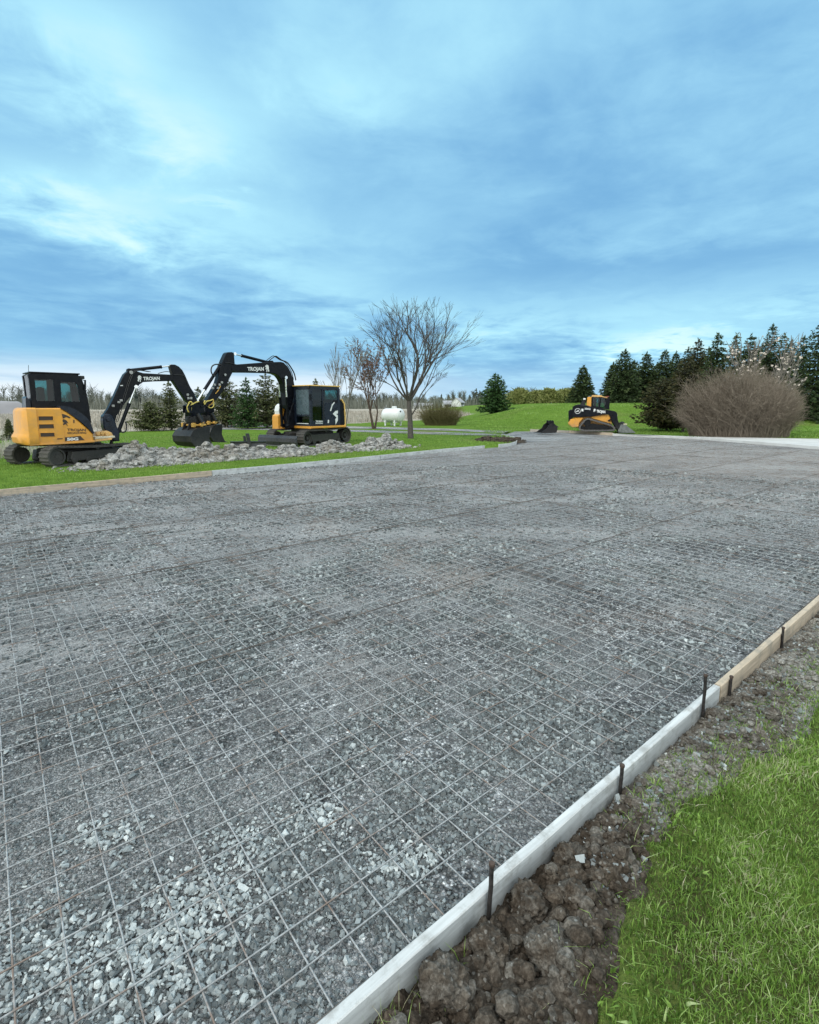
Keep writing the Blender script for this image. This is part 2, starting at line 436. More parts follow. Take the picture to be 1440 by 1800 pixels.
def m_lawn(g, b, out):
    p = geo_pos(g); sp = g.new('ShaderNodeSeparateXYZ'); g.l.new(p, sp.inputs[0])
    a = g.noise(p, .22, 5, .62, .4).outputs[0]; n = g.noise(p, 2.4, 6, .68).outputs[0]; f = g.noise(p, 26, 4, .7).outputs[0]
    c = g.ramp(g.math('ADD', g.math('MULTIPLY', n, .55), g.math('MULTIPLY', f, .45)), [(.30, (.048, .094, .014)), (.5, (.110, .192, .026)), (.72, (.20, .30, .056))])
    c = g.mix(g.math('MULTIPLY', g.maprange(a, .50, .68), .65), c, (.155, .175, .055))
    # mowing stripes are too faint to see; worn, yellowed turf near the drive
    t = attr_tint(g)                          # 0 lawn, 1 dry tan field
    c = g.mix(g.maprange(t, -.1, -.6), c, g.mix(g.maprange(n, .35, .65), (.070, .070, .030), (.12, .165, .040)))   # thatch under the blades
    dry = g.ramp(g.math('ADD', g.math('MULTIPLY', n, .5), g.math('MULTIPLY', a, .5)), [(.3, (.24, .21, .16)), (.5, (.39, .35, .29)), (.7, (.51, .475, .41))])
    k = g.maprange(g.math('ADD', t, g.math('MULTIPLY', g.math('SUBTRACT', n, .5), .5)), .35, .65)
    c = g.mix(k, c, dry)
    g.put(b.inputs['Base Color'], c); b.inputs['Roughness'].default_value = 1.0; b.inputs['Specular IOR Level'].default_value = .05
    g.put(b.inputs['Normal'], g.bump(g.math('ADD', n, f), .8, .05))
material('lawn', m_lawn)

def m_blade(g, b, out):
    t = attr_tint(g); p = geo_pos(g)
    c = g.ramp(t, [(0, (.045, .090, .014)), (.42, (.145, .255, .038)), (.75, (.30, .45, .10)), (.92, (.46, .54, .25)), (1, (.52, .48, .32))])
    g.put(b.inputs['Base Color'], c); b.inputs['Roughness'].default_value = .55; b.inputs['Specular IOR Level'].default_value = .3
    tr = g.new('ShaderNodeBsdfTranslucent'); g.put(tr.inputs['Color'], c)
    mx = g.new('ShaderNodeMixShader'); mx.inputs[0].default_value = .3
    g.l.new(b.outputs[0], mx.inputs[1]); g.l.new(tr.outputs[0], mx.inputs[2]); g.l.new(mx.outputs[0], out.inputs[0])
material('blade', m_blade)
def m_straw(g, b, out):
    t = attr_tint(g)
    g.put(b.inputs['Base Color'], g.ramp(t, [(0, (.19, .165, .125)), (.5, (.37, .335, .275)), (1, (.56, .525, .46))])); b.inputs['Roughness'].default_value = .8
material('straw', m_straw)

def m_wood(col, white=0.0):
    def fn(g, b, out):
        p = obj_coord(g)
        mp = g.new('ShaderNodeMapping'); g.l.new(p, mp.inputs[0]); mp.inputs['Scale'].default_value = (2.2, 30, 30)
        n = g.noise(mp.outputs[0], 1.0, 5, .6, .6).outputs[0]; s = g.noise(p, 9, 6, .7).outputs[0]; s2 = g.noise(p, 55, 4, .7).outputs[0]
        c = g.mix(g.maprange(n, .3, .7), tuple(k*.78 for k in col), tuple(min(1, k*1.15) for k in col))
        c = g.mix(g.math('MULTIPLY', g.maprange(s, .46, .66), .50), c, (.20, .19, .165))
        c = g.mix(g.math('MULTIPLY', g.maprange(s2, .66, .72), .55), c, (.10, .09, .075))
        g.put(b.inputs['Base Color'], c); b.inputs['Roughness'].default_value = .8
        g.put(b.inputs['Normal'], g.bump(g.math('ADD', n, g.math('MULTIPLY', s, .5)), .35, .004))
    return fn
material('white_board', m_wood((.53, .545, .54)))
material('wood', m_wood((.50, .405, .30)))
material('grey_wood', m_wood((.40, .36, .31)))
def m_concrete(g, b, out):
    p = geo_pos(g); n = g.noise(p, 1.2, 6, .65).outputs[0]; f = g.noise(p, 40, 4, .7).outputs[0]
    c = g.mix(g.maprange(n, .3, .7), (.47, .47, .455), (.60, .60, .585)); c = g.mix(g.maprange(f, .4, .7, 0, .25), c, (.36, .36, .35))
    g.put(b.inputs['Base Color'], c); b.inputs['Roughness'].default_value = .9
material('concrete', m_concrete)
def m_wire(g, b, out):
    p = geo_pos(g); n = g.noise(p, 5, 5, .7).outputs[0]; f = g.noise(p, 60, 3, .7).outputs[0]
    c = g.mix(g.maprange(f, .3, .7), (.245, .255, .258), (.43, .44, .44)); c = g.mix(g.math('MULTIPLY', g.maprange(n, .48, .62), .8), c, (.17, .105, .07))
    g.put(b.inputs['Base Color'], c); b.inputs['Roughness'].default_value = .6; b.inputs['Metallic'].default_value = .1
material('wire', m_wire)
simple('rusty_shaded_wire', (.16, .14, .125), .8, 0, .6, 4)  # rust, plus shadow of the overlapping sheets painted into the edge wires
simple('stake', (.055, .05, .048), .6, .6, .4, 60)
simple('rust', (.085, .06, .048), .8, .3, .3, 60)

# ------------------------------------------------------------------ outlines on the ground
BT = 0.125                                              # height of the form boards over the gravel
v_in, v_out = 1.082, 1.042                              # the near board runs along u
left_front = [G(0, 873), G(373, 837), G(600, 815), G(775, 796), G(852, 789)]
d0 = (np.array(left_front[0])-np.array(left_front[1])); d0 /= np.linalg.norm(d0)
left_ext = tuple(np.array(left_front[0])+d0*9)
curve = [G(877, 787), G(896, 785.3), G(908, 781.5), G(910.5, 777), G(903, 772.5), G(888, 769)]
far_form = [G(932, 758.3), G(1000, 761), G(1077, 765.6)]
drive_front = [G(1160, 769.5), G(1250, 774.5), G(1440, 790)]
dd = np.array(drive_front[-1])-np.array(drive_front[-2]); dd /= np.linalg.norm(dd)
drive_end = tuple(np.array(drive_front[-1])+dd*9)
uR = 26.0
PAD = [UV(-6, v_in), UV(-6, 9), left_ext]+left_front+curve+[G(880, 766.5), G(905, 758.5)]+far_form+drive_front+[drive_end, UV(uR, v_in)]
EDGE_U = [-6, -.5, .4, .95, 1.27, 1.45, 1.61, 1.75, 1.94, 2.2, 2.58, 2.9, 3.25, 3.7, 4.31, 5.2, 6.5, 9, 14, 30]
EDGE_V = [.60, .60, .58, .60, .64, .70, .765, .80, .87, .87, .80, .74, .68, .70, .74, .66, .60, .62, .66, .66]
def edge_v(u):
    u = np.asarray(u, float)
    return np.interp(u, EDGE_U, EDGE_V)+.10*(fbm(u*4.5, u*0+3.3, oct=3, seed=19)-.5)+.10*(fbm(u*15, u*0+1.3, oct=3, seed=18)-.5)-.02*sstep(2.5, 4.5, u)

def field_mask(x, y):
    """1 where the ground is dry tan field: far back to the left"""
    # lawn ends on a line seen at about y=755 (left) .. 738 (middle) of the photograph
    yl = np.interp(x, [-60, -30, -22, -17, -13, -9, -5, -1, 3, 8], [24, 27, 31, 37, 43, 47, 52, 60, 64, 72])
    return sstep(-1.5, 1.5, y-yl+1.6*(fbm(x*.4, y*.4, oct=3, seed=4)-.5))*(1-sstep(4, 14, x))
def H(x, y):
    x = np.asarray(x, float); y = np.asarray(y, float)
    u, v = toUV(x, y)
    r = np.hypot(x, y)
    h = .10+.05*(fbm(x*.35, y*.35, oct=3, seed=2)-.5)*sstep(3, 12, r)
    berm = 2.05*sstep(40.5, 58, y+1.2*(fbm(x*.12, y*.12, oct=2, seed=8)-.5))*sstep(3.0, 17, x-.06*(y-50))
    h = h+berm*(1+.12*(fbm(x*.09, y*.09, oct=2, seed=3)-.5))
    h = h+.5*(fbm(x*.02, y*.02, oct=2, seed=5)-.5)*sstep(60, 200, r)
    near = v < v_in+.003
    hn = .055+.02*(fbm(x*1.5, y*1.5, oct=3, seed=6)-.5)
    e = edge_v(u)
    hn = np.where(v > e-.06, hn-.115*sstep(e-.06, e+.03, v), hn)
    return np.where(near & (u < uR), hn, h)

def build_lawn():
    rs = [0.35]
    while rs[-1] < 1500: rs.append(rs[-1]*(1.06 if rs[-1] > 4 else 1.085))
    P = []
    for i, r in enumerate(rs):
        step = 1.6 if r < 120 else 3.2
        a = -180+(i % 2)*step/2
        while a < 180:
            if abs(a) < 62 or (round(a/step)) % 5 == 0:
                P.append((r*math.sin(rad(a)), r*math.cos(rad(a))))
            a += step
    P = np.array(P)
    # keep clear of the pad outline, drop what lies well inside the pad
    keep = ~in_poly(P[:, 0], P[:, 1], PAD)
    B = []
    n = len(PAD)
    for i in range(n):
        a, b = np.array(PAD[i]), np.array(PAD[(i+1) % n]); L = np.linalg.norm(b-a); m = max(1, int(L/.6))
        for k in range(m): B.append(tuple(a+(b-a)*k/m))
    B = np.array(B)
    for q in B:
        d = np.hypot(P[:, 0]-q[0], P[:, 1]-q[1]); keep &= ~(d < .12)
    P = P[keep]
    V2 = [Vector(map(float, q)) for q in B]+[Vector(map(float, q)) for q in P]
    E = [(i, (i+1) % len(B)) for i in range(len(B))]
    vs, es, fs, *_ = delaunay_2d_cdt(V2, E, [], 0, 1e-4)
    X = np.array([(p.x, p.y) for p in vs]); F = np.array([f for f in fs if len(f) == 3])
    c = X[F].mean(1); F = F[~in_poly(c[:, 0], c[:, 1], PAD)]
    hz = H(X[:, 0], X[:, 1]); nb = len(B)
    hz[:nb] = np.minimum(hz[:nb], -.03)
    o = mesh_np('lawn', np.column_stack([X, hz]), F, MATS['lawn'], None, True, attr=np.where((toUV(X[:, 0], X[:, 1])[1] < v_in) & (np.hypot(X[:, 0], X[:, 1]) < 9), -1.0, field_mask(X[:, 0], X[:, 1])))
    # normals up
    if o.data.polygons[0].normal.z < 0: o.data.flip_normals()
    tag(o, kind='structure')
build_lawn()

def pad_h(x, y):
    return .012*(fbm(x*1.1, y*1.1, oct=3, seed=21)-.5)+.010*(fbm(x*5, y*5, oct=2, seed=22)-.5)
def build_pad():
    rs = [0.5]
    while rs[-1] < 60: rs.append(rs[-1]*(1.025 if rs[-1] < 12 else 1.05))
    P = [(r*math.sin(rad(a)), r*math.cos(rad(a))) for i, r in enumerate(rs) for a in np.arange(-75, 75, 1.25)]
    P = np.array(P); PP = [tuple(p) for p in PAD]
    keep = in_poly(P[:, 0], P[:, 1], PP); P = P[keep]
    B = np.array(PAD)
    V2 = [Vector(map(float, q)) for q in B]+[Vector(map(float, q)) for q in P]
    vs, es, fs, *_ = delaunay_2d_cdt(V2, [(i, (i+1) % len(B)) for i in range(len(B))], [], 0, 1e-4)
    X = np.array([(p.x, p.y) for p in vs]); F = np.array([f for f in fs if len(f) == 3])
    c = X[F].mean(1); F = F[in_poly(c[:, 0], c[:, 1], PP)]
    o = mesh_np('gravel_ground', np.column_stack([X, pad_h(X[:, 0], X[:, 1])]), F, MATS['gravel'], None, True)
    if o.data.polygons[0].normal.z < 0: o.data.flip_normals()
    tag(o, kind='structure')
build_pad()

# ------------------------------------------------------------------ crushed stone lying on the bed
BLOCK = np.array([(x, y, z) for x in (-.72, .72) for y in (-.72, .72) for z in (-.72, .72)])
BLOCKF = np.array([(0, 1, 3), (0, 3, 2), (4, 6, 7), (4, 7, 5), (0, 4, 5), (0, 5, 1), (2, 3, 7), (2, 7, 6), (0, 2, 6), (0, 6, 4), (1, 5, 7), (1, 7, 3)])
def _ico():
    t = (1+5**.5)/2
    V = np.array([(-1, t, 0), (1, t, 0), (-1, -t, 0), (1, -t, 0), (0, -1, t), (0, 1, t), (0, -1, -t), (0, 1, -t), (t, 0, -1), (t, 0, 1), (-t, 0, -1), (-t, 0, 1)], float)
    F = np.array([(0, 11, 5), (0, 5, 1), (0, 1, 7), (0, 7, 10), (0, 10, 11), (1, 5, 9), (5, 11, 4), (11, 10, 2), (10, 7, 6), (7, 1, 8), (3, 9, 4), (3, 4, 2), (3, 2, 6), (3, 6, 8), (3, 8, 9), (4, 9, 5), (2, 4, 11), (6, 2, 10), (8, 6, 7), (9, 8, 1)])
    return V/np.linalg.norm(V[0]), F
ICO, ICOF = _ico()
def rocks(pos, size, rng, flat=.6, jit=.32, round_=False):
    """angular stones: one stretched, jittered, freely turned icosahedron each"""
    n = len(pos); V0, F0 = (ICO, ICOF) if round_ else (BLOCK, BLOCKF); k = len(V0)
    V = V0[None]+rng.uniform(-.42, .42, (n, k, 3))*(jit/.32)
    V *= rng.uniform(.72, 1.15, (n, k, 1))
    sc = np.column_stack([rng.uniform(.75, 1.35, n), rng.uniform(.6, 1.0, n), rng.uniform(flat*.7, flat*1.2, n)])
    V = V*sc[:, None, :]
    ax = rng.normal(0, .35, n); ay = rng.normal(0, .35, n); az = rng.uniform(0, 2*np.pi, n)
    def rot(V, a, i, j):
        c, s = np.cos(a)[:, None], np.sin(a)[:, None]; A, B = V[:, :, i].copy(), V[:, :, j].copy()
        V[:, :, i] = A*c-B*s; V[:, :, j] = A*s+B*c
    rot(V, ax, 1, 2); rot(V, ay, 0, 2); rot(V, az, 0, 1)
    V = V*size[:, None, None]+pos[:, None, :]
    F = (F0[None]+k*np.arange(n)[:, None, None]).reshape(-1, 3)
    return V.reshape(-1, 3), F
def coarse_f(x, y):
    a = fbm(x*1.15, y*1.15, oct=4, seed=31, gain=.6); b = fbm(x*4, y*4, oct=2, seed=32)
    return sstep(.43, .60, .65*a+.35*b)
def bare_spot(x, y):
    """fine dark patches with few stones"""
    return sstep(.52, .62, fbm(x*.9+40, y*.9, oct=3, seed=35))
def scatter_stones():
    rng = np.random.default_rng(5); Ps, Ss, Ts = [], [], []
    # bands of distance: (r0, r1, per square metre, size)
    for r0, r1, dens, s0 in [(1.0, 2.6, 11000, .0056), (2.6, 4.2, 7000, .0066), (4.2, 6.5, 3400, .0085), (6.5, 10, 1300, .012), (10, 16, 330, .017)]:
        A = math.pi*(r1*r1-r0*r0)*(112/360); n = int(A*dens)
        r = np.sqrt(rng.uniform(r0*r0, r1*r1, n)); a = np.radians(rng.uniform(-50, 62, n))
        x, y = r*np.sin(a), r*np.cos(a); u, v = toUV(x, y)
        ok = (v > v_in+.008) & in_poly(x, y, PAD)
        # keep what the lens or a step aside could see
        ok &= (np.abs(x) < .95*y+.5) & (y > 1.0)
        x, y = x[ok], y[ok]
        cf = coarse_f(x, y)*(1-.75*bare_spot(x, y)); keep = rng.random(len(x)) < .22+.78*cf
        x, y, cf = x[keep], y[keep], cf[keep]
        s = s0*np.exp(rng.normal(0, .38, len(x)))*(.78+.45*cf)
        big = rng.random(len(x)) < .018; s = np.where(big, s*rng.uniform(1.4, 1.9, len(x)), s); s = np.minimum(s, .016+.0012*r[ok][keep])
        z = pad_h(x, y)+s*.22
        pale = sstep(.55, .72, fbm(x*.8, y*.8+9, oct=3, seed=33))
        t = np.clip(rng.beta(1.15, 1.7, len(x))*.86+.16*pale*cf+.10*rng.random(len(x))+.06*big, 0, 1)
        Ps.append(np.column_stack([x, y, z])); Ss.append(s); Ts.append(t)
    # heaps of large pale stone in the lower left of the picture
    for px, py, rx, n in [(372, 1580, .13, 520), (95, 1700, .20, 700), (265, 1660, .10, 260), (705, 1520, .07, 200), (740, 1508, .05, 90), (560, 1440, .10, 240), (190, 1470, .10, 200), (300, 1720, .12, 240), (430, 1480, .10, 200)]:
        c = G(px, py); x = c[0]+rng.normal(0, rx, n); y = c[1]+rng.normal(0, rx*.6, n); u, v = toUV(x, y); ok = v > v_in+.02; x, y = x[ok], y[ok]
        s = np.minimum(.0082*np.exp(rng.normal(0, .33, len(x))), .016); Ps.append(np.column_stack([x, y, pad_h(x, y)+s*.3+.004])); Ss.append(s); Ts.append(np.clip(rng.normal(.80, .13, len(x)), 0, 1))
    P, Sz, T = np.concatenate(Ps), np.concatenate(Ss), np.concatenate(Ts); near = np.hypot(P[:, 0], P[:, 1]) < 2.7
    for m, rd, k in ((near, True, 12), (~near, False, 8)):
        V, F = rocks(P[m], Sz[m], rng, .72, .32, rd)
        o = mesh_np('gravel', V, F, MATS['stone'], attr=np.repeat(T[m], k)); tag(o, 'loose crushed grey stone scattered over the gravel bed', 'gravel', kind='stuff')
    print('stones', len(P), near.sum())
scatter_stones()

# ------------------------------------------------------------------ welded wire mesh sheets
SP = .1505; WR = .0033
def mesh_sheet(u0, u1, v0, v1, seed):
    rng = np.random.default_rng(seed); V, F, MI = [], [], []; nb = 0
    th = rng.normal(0, .006); cu, cv = (u0+u1)/2, (v0+v1)/2; lift = rng.uniform(.0, .006)
    def wave(u, v): return .021+lift+.018*(fbm(np.asarray(u)*1.3+seed*3.1, np.asarray(v)*1.3, oct=2, seed=seed)-.35)
    def wire(A, B, dz, far, edge=False):
        nonlocal nb; wr = WR*(1.15 if edge else 1)
        L = math.hypot(B[0]-A[0], B[1]-A[1]); m = max(2, int(L/(.15 if far < 9 else .5)))+1
        t = np.linspace(0, 1, m); u = A[0]+(B[0]-A[0])*t; v = A[1]+(B[1]-A[1])*t
        ph = rng.uniform(0, 6.28); k = rng.uniform(.6, 1.6); amp = rng.uniform(.0, .009)
        off = amp*np.sin(k*L*t+ph)
        du, dv = (B[0]-A[0])/L, (B[1]-A[1])/L
        u2 = cu+(u-cu)-(v-cv)*th-dv*off; v2 = cv+(v-cv)+(u-cu)*th+du*off
        x = u2*UU[0]+v2*VV[0]; y = u2*UU[1]+v2*VV[1]
        ok = in_poly(x, y, PAD) & (v2 > v_in+.01)
        z = wave(u2, v2)+dz
        # runs of points inside the pad
        idx = np.flatnonzero(ok)
        if len(idx) < 2: return
        for run in np.split(idx, np.flatnonzero(np.diff(idx) > 1)+1):
            if len(run) < 2: continue
            q = np.column_stack([x[run], y[run], z[run]]); n = 5; d = np.array([du*UU[0]+dv*VV[0], du*UU[1]+dv*VV[1], 0.]); s = np.array([-d[1], d[0], 0.])
            ring = []
            for a in range(n):
                an = 2*math.pi*a/n+.3; ring.append(q+wr*(math.cos(an)*s+math.sin(an)*np.array([0, 0, 1.])))
            R = np.stack(ring, 1).reshape(-1, 3); M = len(run)
            i = np.arange(M-1)[:, None]*n; j = np.arange(n)[None]; jn = (j+1) % n
            f = np.stack([i+j, i+jn, i+n+jn, i+n+j], -1).reshape(-1, 4)+nb
            V.append(R); F.append(f); MI.append(np.full(len(f), int(edge))); nb += len(R)
    far = math.hypot(*UV(cu, cv))
    v = v0+.02
    while v < v1+1e-6: wire((u0-.02, v), (u1+.02, v), 2*WR*.9, far, v < v0+.03 or v+SP > v1); v += SP
    u = u0
    while u < u1+1e-6: wire((u, v0-.02), (u, v1+.02), 0, far, u < u0+.03 or u+SP > u1); u += SP
    if not V: return None
    return mesh_np('wire_mesh_sheet', np.concatenate(V), np.concatenate(F), [MATS['wire'], MATS['rusty_shaded_wire']], None, True, mi=np.concatenate(MI))
def sheets():
    rows = [(1.115, 3.60), (3.53, 6.02), (5.97, 8.45), (8.40, 10.9), (10.85, 13.35), (13.3, 15.8)]
    offs = [-1.6, -3.9, -4.4, -2.0, -5.1, 5]
    k = 0
    for r, (v0, v1) in enumerate(rows):
        u = offs[r]; c = 0
        while u < 30:
            o = mesh_sheet(u, u+6.15, v0, v1, 100+k); k += 1
            if o is not None:
                if len(o.data.vertices) < 900:
                    me = o.data; bpy.data.objects.remove(o); bpy.data.meshes.remove(me)
                else:
                    if r == 0 and c == 0: lb = 'steel wire mesh sheet on gravel along the nearest white board, close to the viewer'
                    elif r == 0 and c == 1: lb = 'steel wire mesh sheet beside the bare wood part of the near form board'
                    elif r == 1 and c == 1: lb = 'wire mesh sheet in the middle of the gravel, one row in from the near board'
                    elif r == 1 and c == 0: lb = 'wire mesh sheet at the lower left, one row in from the near board'
                    elif r == 4: lb = 'rows of thin wire mesh seen flat next to the long left form board'
                    elif r == 0: lb = 'distant wire mesh sheet of the row that follows the near board'
                    else: lb = 'far wire mesh sheet in the middle of the wide gravel area'
                    tag(o, lb, 'wire mesh', 'welded wire mesh sheets laid over the gravel')
            u += 6.0; c += 1
sheets()

# ------------------------------------------------------------------ form boards and stakes
def board(name, pts, thick, ztop, zbot, mat, label, group, side=1, jig=.0, seed=0):
    """plank on edge that follows a polyline on the ground; pts is its pad-side face, the thickness goes to the other side"""
    rng = random.Random(seed); P = [Vector((p[0], p[1])) for p in pts]; Q = []
    for a, b in zip(P[:-1], P[1:]):
        m = max(1, int((b-a).length/.22))
        for k in range(m): Q.append(a+(b-a)*k/m)
    Q.append(P[-1]); o0 = Q[0]; d = (Q[-1]-Q[0]).normalized()
    ang = math.atan2(d.y, d.x); c, s = math.cos(-ang), math.sin(-ang)
    loops = []
    for i, q in enumerate(Q):
        t = (Q[min(i+1, len(Q)-1)]-Q[max(i-1, 0)]).normalized(); nrm = Vector((-t.y, t.x))*side
        w = rng.uniform(-jig, jig); zt = ztop+rng.uniform(-jig, jig)*.7
        A = q+nrm*w; B = A+nrm*thick; bv = .004
        def L(p, z): r = p-o0; return (r.x*c-r.y*s, r.x*s+r.y*c, z)
        loops.append([L(A, zbot), L(B, zbot), L(B, zt-bv), L(B-nrm*bv, zt), L(A+nrm*bv, zt), L(A, zt-bv)])
    m = MB().loft(loops); o = m.build(name, mat); o.location = (o0.x, o0.y, 0); o.rotation_euler = (0, 0, ang)
    return tag(o, label, 'form board', group)
W = MATS
uj = 3.32                                                # joint between the white and the bare board
board('form_board', [UV(-.9, v_in), UV(uj, v_in)], .038, BT, -.05, W['white_board'], 'white cement-coated plank on edge holding the gravel beside the dug soil, nearest the viewer', 'form boards round the gravel pad', -1, .0012, 1)
board('form_board', [UV(uj+.008, v_in-.002), UV(6.4, v_in-.006)], .040, BT+.002, -.05, W['wood'], 'bare tan plank on edge right after the nearest white board, with a steel stake', 'form boards round the gravel pad', -1, .0018, 2)
board('form_board', [UV(6.41, v_in-.004), UV(13, v_in), UV(25.9, v_in)], .040, BT, -.05, W['grey_wood'], 'bare plank that carries the near edge on past the right side of the photo', 'form boards round the gravel pad', -1, .0018, 3)
lf = [np.array(p) for p in left_front]; 
def lerp(a, b, t): return tuple(np.array(a)+(np.array(b)-np.array(a))*t)
board('form_board', [left_ext, lf[0], lf[1]], .040, BT+.02, -.05, W['wood'], 'long tan plank on edge in front of the orange excavator on the left', 'form boards round the gravel pad', 1, .002, 4)
mid = G(661, 808.6)
board('form_board', [lerp(lf[1], lf[2], .004), lf[2], lerp(lf[2], lf[3], .345)], .040, BT+.02, -.05, W['white_board'], 'weathered pale plank on edge between the tan plank and the one below the bare tree', 'form boards round the gravel pad', 1, .002, 5)
board('form_board', [lerp(lf[2], lf[3], .35), lf[3], lf[4]], .040, BT+.02, -.05, W['white_board'], 'pale plank on edge at the foot of the dirt pile below the bare tree', 'form boards round the gravel pad', 1, .002, 6)
board('form_board', curve, .03, BT+.03, -.05, W['white_board'], 'short white board bent round the corner of the grass island', 'form boards round the gravel pad', 1, .001, 7)
board('form_board', [far_form[0], far_form[1]], .05, .16, -.05, W['grey_wood'], 'weathered grey plank at the far edge of the gravel in front of the black bucket', 'form boards round the gravel pad', 1, .002, 8)
board('form_board', [lerp(far_form[1], far_form[2], .01), far_form[2]], .05, .17, -.05, W['wood'], 'tan plank at the far edge of the gravel in front of the tracked loader', 'form boards round the gravel pad', 1, .002, 9)

def stake(u, v, ztop, lean, label, zb=-.1, r=.0085, cap=True, square=False):
    x, y = UV(u, v); root = empty('steel_stake', (x, y, 0)); tag(root, label, 'stake', 'steel stakes that hold the near form board')
    rg = random.Random(int(u*100)); a = Vector((0, 0, zb)); b = Vector((lean[0], lean[1], ztop))
    m = MB(); pts = [a+(b-a)*t+Vector((rg.uniform(-.0012, .0012), rg.uniform(-.0012, .0012), 0)) for t in np.linspace(0, 1, 9)]
    m.tube(pts, r, 10); m.build('shaft', W['stake'], root, True)
    if cap:
        h = MB(); h.lathe([(r*1.0, -.012), (r*1.32, -.008), (r*1.38, 0), (r*1.2, .004), (r*.5, .006)], b, 'z', 12); h.build('head', W['rust'], root, True)
VS = v_out-.0125
def on_plane(px, py):
    """u and z where the sight line meets the upright plane of the stakes"""
    d = ray_dir(px, py); den = d[0]*VV[0]+d[1]*VV[1]; t = VS/den
    return (d[0]*UU[0]+d[1]*UU[1])*t, EYE+d[2]*t
for bx, by, tx, ty, lb in [(858, 1606, 865, 1518, 'dark steel stake with mushroomed head above the big clods of earth'),
        (1090, 1390, 1094, 1345, 'short dark steel stake level with the top of the white board, by the stony soil'),
        (1236, 1262, 1240, 1187, 'tall leaning steel stake just before the white board meets the bare plank'),
        (1282, 1216, 1286, 1189, 'low steel stake against the bare plank just past the joint'),
        (1374, 1142, 1376, 1104, 'dark steel stake against the bare plank near the right side of the photo')]:
    u0, z0 = on_plane(bx, by); u1, z1 = on_plane(tx, ty); du = max(-.02, min(.02, u1-u0))
    stake(u0, VS, z1, (du*UU[0], du*UU[1]), lb)

# ------------------------------------------------------------------ dug soil beside the near board
def soil_h(u, v, full=False):
    e = edge_v(u); w = v_out-e; t = np.clip((v_out-v)/w, -.2, 1.5)          # 0 at the board, 1 at the turf
    x, y = u*3.1, v*3.1
    damp = 1-sstep(1.7, 2.5, u)
    base = .012+.045*sstep(.2, .9, t)-.012*np.exp(-((t-.12)/.12)**2)
    base = base+.05*np.exp(-((u-2.95)/.45)**2)*np.exp(-((t-.55)/.4)**2)
    d1, d2, idv = worley(u*7.5+.6*fbm(u*6, v*6, oct=2, seed=41), v*7.5+.6*fbm(u*6+9, v*6, oct=2, seed=42), 43)
    lump = np.clip(1-d1*1.35, 0, 1)**.65*(.35+.65*idv)
    e1, e2, id2 = worley(u*19, v*19, 45); l2 = np.clip(1-e1*1.3, 0, 1)**.7*id2
    g1, g2, id3 = worley(u*46, v*46, 47); l3 = np.clip(1-g1*1.3, 0, 1)*id3
    amp = .050*damp+.034*(1-damp)
    h = base-.012*(np.abs(fbm(u*24, v*24, oct=4, seed=57, gain=.65)-.5)*4-.5)+amp*lump*sstep(-.02, .16, t)+(.018*damp+.020)*l2+.006*l3+.022*(fbm(u*9, v*9, oct=4, seed=44)-.5)+.014*(fbm(u*70, v*70, oct=4, seed=49, gain=.7)-.5)
    k = sstep(.72, 1.0, t); h = h*(1-k)+(.022+.25*h)*k
    edge = sstep(1.12, 1.38, t)
    h = h*(1-edge)+(-.035)*edge
    h = np.minimum(h, np.where(t < .06, .075, 9))
    tint = np.clip(.04+.76*sstep(1.7, 2.5, u+.5*(fbm(u*3, v*3, oct=3, seed=51)-.5))+.5*(fbm(u*5, v*5, oct=4, seed=52)-.5)+.25*(lump-.4), 0, 1)
    tint = np.where((u > 2.2) & (fbm(u*2.2, v*2.2, oct=2, seed=55) > .56), tint*.45, tint)
    return h, tint
def build_soil():
    us = [-.6]
    while us[-1] < 26: us.append(us[-1]+max(.0055, .0024*abs(us[-1])) if us[-1] > 0 else us[-1]+.012)
    us = np.array(us); n = 120; ts = np.linspace(-.02, 1.4, n)
    Ug, Tg = np.meshgrid(us, ts, indexing='ij'); e = edge_v(Ug); Vg = v_out-(v_out-e)*Tg
    Vg = np.minimum(Vg, v_out+.004)
    h, t = soil_h(Ug, Vg)
    X = Ug*UU[0]+Vg*VV[0]; Y = Ug*UU[1]+Vg*VV[1]
    m = len(us); i = np.arange(m-1)[:, None]*n; j = np.arange(n-1)[None]
    F = np.stack([i+j, i+n+j, i+n+j+1, i+j+1], -1).reshape(-1, 4)
    o = mesh_np('soil_ground', np.column_stack([X.ravel(), Y.ravel(), h.ravel()]), F, W['soil'], None, True, attr=t.ravel())
    if o.data.polygons[0].normal.z < 0: o.data.flip_normals()
    tag(o, kind='structure')
build_soil()
def lumpy(rng, r, sub=3, amp=.35, sq=(1, 1, .75), seed=0, octs=4, fr=2.2):
    """clod of earth: sphere displaced by cells and noise"""
    import bmesh
    bm = bmesh.new(); bmesh.ops.create_icosphere(bm, subdivisions=sub, radius=1); V = np.array([v.co[:] for v in bm.verts]); F = np.array([[v.index for v in f.verts] for f in bm.faces]); bm.free()
    s = seed*3.7
    d = 1+amp*2*(fbm(V[:, 0]*fr*.5+s, V[:, 1]*fr*.5, V[:, 2]*fr*.5, oct=octs, seed=seed, gain=.6)-.5)+amp*.9*(fbm(V[:, 0]*fr*2+s, V[:, 1]*fr*2, V[:, 2]*fr*2, oct=3, seed=seed+5, gain=.65)-.5)
    d = d-amp*.55*(np.abs(fbm(V[:, 0]*fr*1.3+s, V[:, 1]*fr*1.3+4, V[:, 2]*fr*1.3, oct=3, seed=seed+9, gain=.6)-.5)*4-.5)
    return V*d[:, None]*np.array(sq)*r, F
